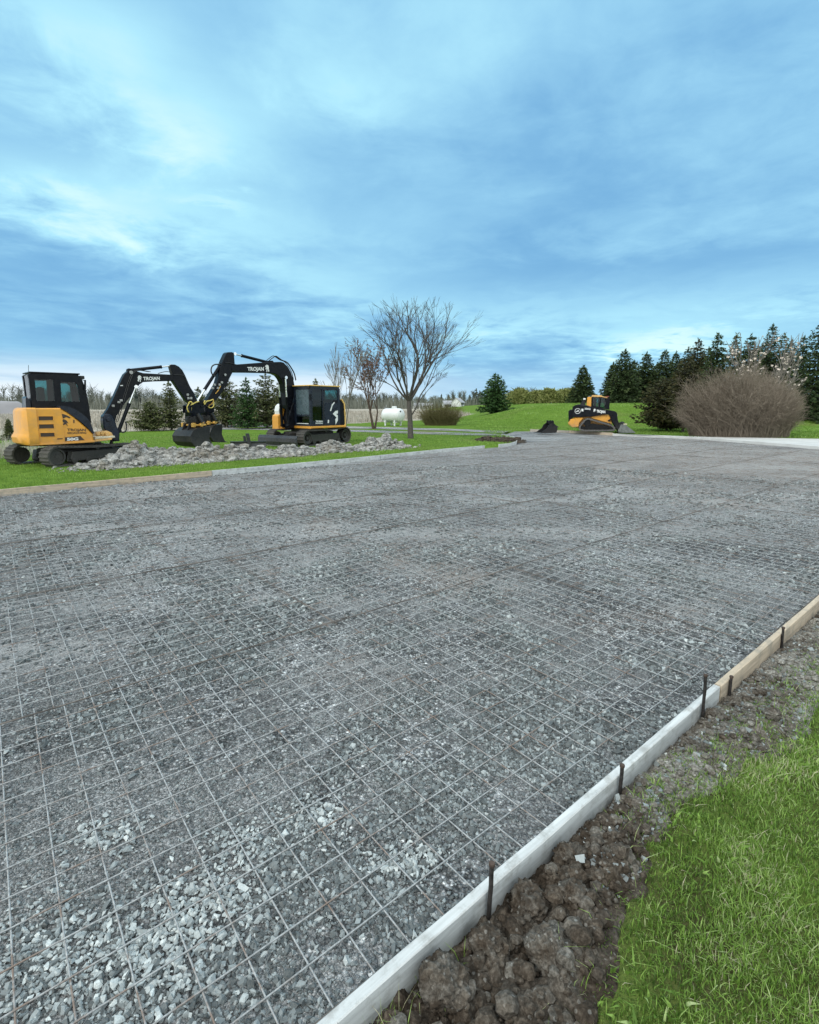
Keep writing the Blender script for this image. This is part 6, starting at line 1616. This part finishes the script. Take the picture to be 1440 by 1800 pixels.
def gp(px, py, dist=None):
    """ground place seen at px, py; or px at a given distance"""
    if dist is None: return G(px, py, .1)
    p = AT(px, 713, dist); return (p[0], p[1])
def hgt(py, base, py0=None):
    """height over its own ground of something whose top is seen at py"""
    return AT(720, py, base[1])[2]-float(H(base[0], base[1]))

def vegetation():
    gb = 'young conifers behind the excavators'
    def con(px, dist, top, wpx, seed, lb, gr, **k):
        b = gp(px, 0, dist); h = hgt(top, b); r = wpx*.5*dist/FPX; return conifer(k.pop('name', 'spruce_tree'), b, h, r, seed, lb, gr, **k)
    # small ones between the left excavator and the buckets
    con(263, 36, 708, 56, 1, 'small squat conifer right of the left excavator boom, lowest of the young conifers', gb, mat='pine_needles', droop=.1, spray=.30, ragged=.45, power=.5, up=.25, name='young_conifer', dens=.62)
    con(299, 37, 671, 40, 2, 'thin young conifer seen under the boom of the left excavator', gb, mat='pine_needles', droop=.1, spray=.30, ragged=.5, power=.7, up=.3, name='young_conifer', dens=.62)
    con(398, 42, 668, 68, 3, 'bushy olive conifer just right of the two buckets', gb, mat='pine_needles', droop=.1, spray=.36, ragged=.4, power=.55, up=.3, name='young_conifer', dens=.62)
    con(434, 39, 667, 48, 4, 'dark young spruce below the lettered boom of the black excavator', gb, mat='green_pine_needles', droop=.15, spray=.34, ragged=.4, power=.7, up=.2, name='young_conifer', dens=.62)
    con(468, 40, 658, 64, 5, 'tallest olive conifer below the lettered boom of the black excavator', gb, mat='pine_needles', droop=.1, spray=.36, ragged=.4, power=.6, up=.3, name='young_conifer', dens=.62)
    con(494, 43, 672, 58, 6, 'olive conifer partly hidden by the boom foot of the black excavator', gb, mat='pine_needles', droop=.1, spray=.36, ragged=.4, power=.55, up=.3, name='young_conifer', dens=.62)
    con(350, 58, 683, 44, 7, 'distant dark conifer above the quick hitches of the two excavators', gb, mat='pine_needles', droop=.15, spray=.45, ragged=.4, name='young_conifer', dens=.62)
    con(556, 60, 668, 40, 8, 'distant conifer peeping over the cab roof of the black excavator', gb, mat='pine_needles', droop=.15, spray=.45, ragged=.4, name='young_conifer', dens=.62)
    con(11, 26, 738, 18, 9, 'tiny conifer in the dry weeds at the left edge', gb, mat='pine_needles', droop=.1, spray=.16, ragged=.4, name='young_conifer', dens=.62)
    con(870, 62, 660, 48, 10, 'bright green pine standing alone at the left end of the grassy bank', None, mat='green_pine_needles', droop=.1, spray=.55, ragged=.35, power=.55, up=.25, t0=.02, name='pine_tree')
    con(1023, 60, 645, 52, 11, 'single dark spruce on the bank behind the tracked loader', None, droop=.4, spray=.55, ragged=.25, power=.8, t0=.02)
    gd = 'dark spruces on the bank at the right'
    A = []
    for i, (px, dist, top, w, lb) in enumerate([(1075, 68, 640, 40, 'dark spruce at the left end of the spruce row, right of the lone one'), (1093, 66, 617, 66, 'broad dark spruce, tallest on the left side of the spruce row'), (1131, 68, 622, 54, 'second tall dark spruce of the row, left of the cedar'),
            (1163, 67, 618, 48, 'slim dark spruce above the cedar, third of the row'), (1182, 70, 620, 44, 'thin dark spruce just left of the flat brown shrub top'), (1110, 72, 636, 70, 'dark spruce half hidden behind the two tall ones of the row'), (1150, 74, 642, 60, 'dark spruce filling the gap between the second and third of the row')]):
        A.append(con(px, dist, top, w, 20+i, lb, gd, droop=.4, spray=.62, ragged=.40, power=.66, t0=.02))
    for i, (px, dist, top, w, lb, mt) in enumerate([(1219, 56, 598, 52, 'ragged spruce at the left shoulder of the big brown shrub', 'cedar_needles'), (1252, 52, 588, 62, 'dense dark spruce rising above the left half of the big brown shrub', 'spruce_needles'), (1284, 58, 588, 40, 'slim pale spruce right of the dense dark one above the shrub', 'pine_needles'),
            (1309, 56, 590, 54, 'dark spruce behind the flowering tree, left of its stems', 'spruce_needles'), (1345, 60, 572, 60, 'tall spruce behind the right half of the flowering tree', 'spruce_needles'), (1380, 58, 600, 46, 'lower spruce between the flowering tree and the big one at the right edge', 'spruce_needles'),
            (1401, 62, 592, 34, 'thin spruce just left of the big one at the right edge', 'spruce_needles'), (1430, 46, 563, 92, 'big dark spruce at the right edge of the photo', 'spruce_needles'), (1238, 68, 612, 80, 'broad dark spruce filling the row behind the left half of the brown shrub', 'spruce_needles'), (1330, 70, 606, 90, 'broad dark spruce filling the row behind the flowering tree', 'spruce_needles'), (1366, 66, 588, 40, 'narrow ragged spruce right of the flowering tree', 'pine_needles'), (1203, 70, 612, 60, 'dark spruce rising straight behind the brownish cedar', 'spruce_needles'), (1478, 50, 575, 80, 'dark spruce that stands outside the right edge', 'spruce_needles')]):
        con(px, dist, top, w, 40+i, lb, gd, mat=mt, droop=.35, spray=.52, ragged=.42, power=.62, t0=.03)
    # spreading cedar left of the brown shrub
    b = gp(1172, 757); 
    conifer('cedar_shrub', b, hgt(668, b), 58*.5*b[1]/FPX*1.5, 70, 'dark olive spreading cedar between the loader and the big brown shrub', None, 'cedar_needles', t0=.05, dens=1.0, droop=.05, spray=.42, power=.42, ragged=.45, up=.30, cat='shrub')
    b = gp(1200, 760); conifer('cedar_shrub', b, hgt(632, b), 44*.5*b[1]/FPX*1.4, 71, 'brownish cedar leaning over the left end of the big brown shrub', None, 'cedar_needles', t0=.08, dens=1.0, droop=.05, spray=.42, power=.5, ragged=.45, up=.45, cat='shrub')
    # big dormant shrub
    b = gp(1308, 771); twig_bush('brown_shrub', (b[0]+.9, b[1]+1.9), 250*b[1]/FPX*1.08, 4.4, hgt(655, b)*1.0, 5600, 80, 'brown_twigs', 'huge rounded leafless brown shrub beside the concrete drive', r0=.0095, flare=.66)
    b = gp(775, 748); twig_bush('olive_shrub', (b[0], b[1]+.5), 92*b[1]/FPX, 3.0, hgt(707, b), 900, 81, 'olive_twigs', 'round olive leafless shrub right of the white gas tank', r0=.012, flare=.6)
    # willows / pale bushes at the foot of the sky behind the bank
    gw = 'pale green bushes beyond the bank'
    for i, (px, dist, top, w, lb) in enumerate([(912, 82, 683, 38, 'yellow-green bush right of the lone green pine'), (945, 86, 686, 36, 'pale bush midway between the green pine and the lone spruce'), (966, 84, 682, 34, 'brightest yellow-green bush, left of the lone dark spruce'), (990, 90, 684, 34, 'grey-green bush touching the lone dark spruce'), (1000, 94, 682, 30, 'dim bush behind the lone dark spruce')]):
        b = gp(px, 0, dist); h = hgt(top, b); rng = np.random.default_rng(90+i); R = empty('willow_bush', (b[0], b[1], float(H(*b)))); tag(R, lb, 'bush', gw)
        n = 1500; d = rng.normal(0, 1, (n, 3)); d /= np.linalg.norm(d, axis=1, keepdims=True); d[:, 2] = np.abs(d[:, 2]); rr = rng.uniform(.45, 1, n)**.5*(.82+.3*fbm(d[:, 0]*2+i*9, d[:, 1]*2, d[:, 2]*2, oct=3, seed=i)); wr = w*.5*dist/FPX*1.15
        P = d*rr[:, None]*np.array([wr, wr*.8, h]); B = P+np.column_stack([rng.normal(0, .3, (n, 2)), rng.uniform(.1, .5, n)]); 
        V, F = tubes(P, B, np.full(n, .10), np.full(n, .02), 3); mesh_np('crown', V, F, MATS['willow_leaves'], R, attr=np.repeat(np.clip(rng.normal(.45, .25, n), 0, 1), 6))
        MB().tube([(0, 0, -.3), (0, 0, h*.5)], [.12, .05], 7).build('trunk', MATS['bark'], R)
    # bare trees
    b = gp(722, 771); h = hgt(514, b)
    bare_tree('bare_tree', b, h, 103, 'large leafless tree with many fanning limbs beside the white gas tank', None,
              limbs=[(1.9, 178, 50, 2.2, .055), (1.9, 200, 60, 2.3, .058), (1.9, 150, 70, 2.4, .060), (1.9, 90, 84, 2.7, .075), (1.9, 20, 74, 2.4, .058), (1.9, 340, 62, 2.5, .062), (1.9, 30, 54, 2.4, .055), (1.1, 2, 50, 2.0, .042), (1.9, 250, 66, 2.1, .05), (1.9, 285, 72, 2.2, .05), (1.9, 120, 58, 2.0, .045)],
              trunk_h=1.95, trunk_r=.135, depth=5, spread=.34, shrink=.68, rmin=.0048, upward=.035, lean=(-.10, .0), squeeze=1.0, shift=.05, sprout=.33)
    b = gp(657, 746, 40); b = gp(657, 0, 39); bare_tree('bare_tree', b, hgt(596, b), 102, 'leafless tree with reddish buds left of the large leafless tree', None, stems=4, trunk_h=1.3, trunk_r=.065, depth=4, spread=.36, bark='brown_bark', buds='buds', nb_buds=2000, rmin=.009, upward=.10, budsize=.04)
    b = gp(603, 0, 31); bare_tree('bare_tree', b, hgt(604, b), 105, 'thin grey leafless tree rising behind the black excavator cab', None, stems=4, trunk_h=1.0, trunk_r=.045, depth=4, spread=.26, bark='grey_bark', rmin=.008, upward=.18)
    b = gp(1332, 0, 32); bare_tree('flowering_tree', b, hgt(578, b), 106, 'leafless tree with pale blossoms behind the big brown shrub', None, stems=4, trunk_h=1.8, trunk_r=.06, depth=4, spread=.30, bark='grey_bark', buds='blossom', nb_buds=130, rmin=.013, upward=.22, budsize=.07)

    # far wood along the skyline, one mass
    rng = np.random.default_rng(7); A, B, ra, rb, T = [], [], [], [], []; NP, NT, NS = [], [], []
    for k in range(430):
        az = rng.uniform(-46, 14); dist = rng.uniform(300, 430); x, y = dist*math.sin(rad(az)), dist*math.cos(rad(az)); z = float(H(x, y))
        if rng.random() < .10:
            hh = rng.uniform(6, 11)
            for j in range(130):
                t = rng.random()**.8; r = hh*.24*(1-t); a = rng.uniform(0, 6.28); NP.append((x+math.cos(a)*r*rng.random(), y+math.sin(a)*r*rng.random(), z+hh*(.05+.95*t))); NT.append(np.clip(rng.normal(.4, .25), 0, 1)); NS.append(rng.uniform(.5, 1.1)*(1.25-t))
        else:
            hh = rng.uniform(6, 12)*(1.18 if az < -26 else 1); tone = np.clip(rng.normal(.45, .22), 0, 1)
            A.append((x, y, z)); B.append((x, y, z+hh*.7)); ra.append(.24); rb.append(.10); T.append(tone)
            for j in range(80):
                a = rng.uniform(0, 6.28); t = rng.uniform(.22, .80); p = np.array([x+rng.normal(0, .25), y+rng.normal(0, .25), z+hh*t]); L = hh*rng.uniform(.10, .30); d = np.array([math.cos(a)*.6, math.sin(a)*.6, rng.uniform(.3, 1)]); d /= np.linalg.norm(d)
                A.append(tuple(p)); B.append(tuple(p+d*L)); ra.append(.09); rb.append(.05); T.append(tone)
    for k in range(9000):       # brush at the foot of the wood
        az = rng.uniform(-46, 14); dist = rng.uniform(280, 400); x, y = dist*math.sin(rad(az)), dist*math.cos(rad(az)); z = float(0); hh = rng.uniform(2, 7)
        A.append((x, y, z)); B.append((x+rng.normal(0, .8), y+rng.normal(0, .8), z+hh)); ra.append(.17); rb.append(.09); T.append(np.clip(rng.normal(.5, .25), 0, 1))
    V, F = tubes(np.array(A), np.array(B), ra, rb, 3); o = mesh_np('treeline', V, F, MATS['far_twigs'], attr=np.repeat(T, 6)); tag(o, 'far leafless wood along the skyline behind the excavators', 'treeline', kind='stuff')
    NP, NS = np.array(NP), np.array(NS); Vr, Fr = rocks(NP, NS, rng, 1.0, .5); o = mesh_np('treeline', Vr, Fr, MATS['far_needles'], attr=np.repeat(NT, 8)); tag(o, 'far dark conifers within the skyline wood', 'treeline', kind='stuff')
vegetation()

# ------------------------------------------------------------------ far buildings, mound
simple('house_white', (.70, .71, .72), .7, 0, .06, .5)
simple('house_roof', (.34, .35, .38), .8, 0, .1, .6)
simple('house_dark', (.06, .065, .075), .4, 0, .1, .6)
simple('grey_mound', (.30, .29, .30), .95, 0, .12, .25)
def house(px, dist, w, d, hw, hr, rz, label, name='house'):
    b = gp(px, 0, dist); R = empty(name, (b[0], b[1], float(H(*b))), rz); tag(R, label, 'house')
    m = MB(); m.loft([[(x, -d/2, 0), (x, -d/2, hw), (x, 0, hw+hr*.96), (x, d/2, hw), (x, d/2, 0)] for x in (-w/2, w/2)]); m.build('wall', MATS['house_white'], R)
    m = MB()
    for s in (-1, 1): m.loft([[(x, s*(d/2+.4), hw-.35*hr/(d/2)), (x, 0, hw+hr), (x, 0, hw+hr+.22), (x, s*(d/2+.4), hw-.35*hr/(d/2)+.22)] for x in (-w/2-.35, w/2+.35)])
    m.build('roof', MATS['house_roof'], R)
    for k in (-.28, .05, .3):
        m = MB(); m.box(w*k-.5, w*k+.5, -d/2-.06, -d/2+.05, 1.0, 2.2); m.build('window', MATS['house_dark'], R)
    m = MB(); m.box(-.1*w-.45, -.1*w+.45, -d/2-.06, -d/2+.05, 0, 2.0); m.build('door', MATS['house_dark'], R)
house(786, 270, 4.2, 4.5, 2.4, 1.6, rad(8), 'small white house with grey roof far behind, left of the two')
house(805, 262, 4.6, 5.0, 2.2, 2.0, rad(62), 'white gabled house far behind, right of the two, near the green pine')
house(744, 300, 11, 5, 1.9, 1.2, rad(-6), 'low pale shed seen through the limbs of the large leafless tree', 'shed')
def mound():
    c = gp(5, 0, 84); nx, ny = 60, 40; a = np.linspace(-1, 1, nx); b = np.linspace(-1, 1, ny); A, B = np.meshgrid(a, b, indexing='ij'); e = np.maximum(np.abs(A), np.abs(B))
    h = 2.5*sstep(1.0, .62, e)*(1+.10*(fbm(A*3, B*3, oct=4, seed=77)-.5))+.10*(fbm(A*14, B*9, oct=4, seed=78)-.5)-.1
    i = np.arange(nx-1)[:, None]*ny; j = np.arange(ny-1)[None]; F = np.stack([i+j, i+ny+j, i+ny+j+1, i+j+1], -1).reshape(-1, 4)
    o = mesh_np('earth_mound', np.column_stack([(A*6.4).ravel(), (B*5).ravel(), h.ravel()]), F, MATS['grey_mound'], None, True); o.location = (c[0]-2.6, c[1], float(H(*c))); o.rotation_euler = (0, 0, rad(38))
    tag(o, 'flat-topped grey mound far off at the left edge behind the orange excavator', 'mound')
mound()
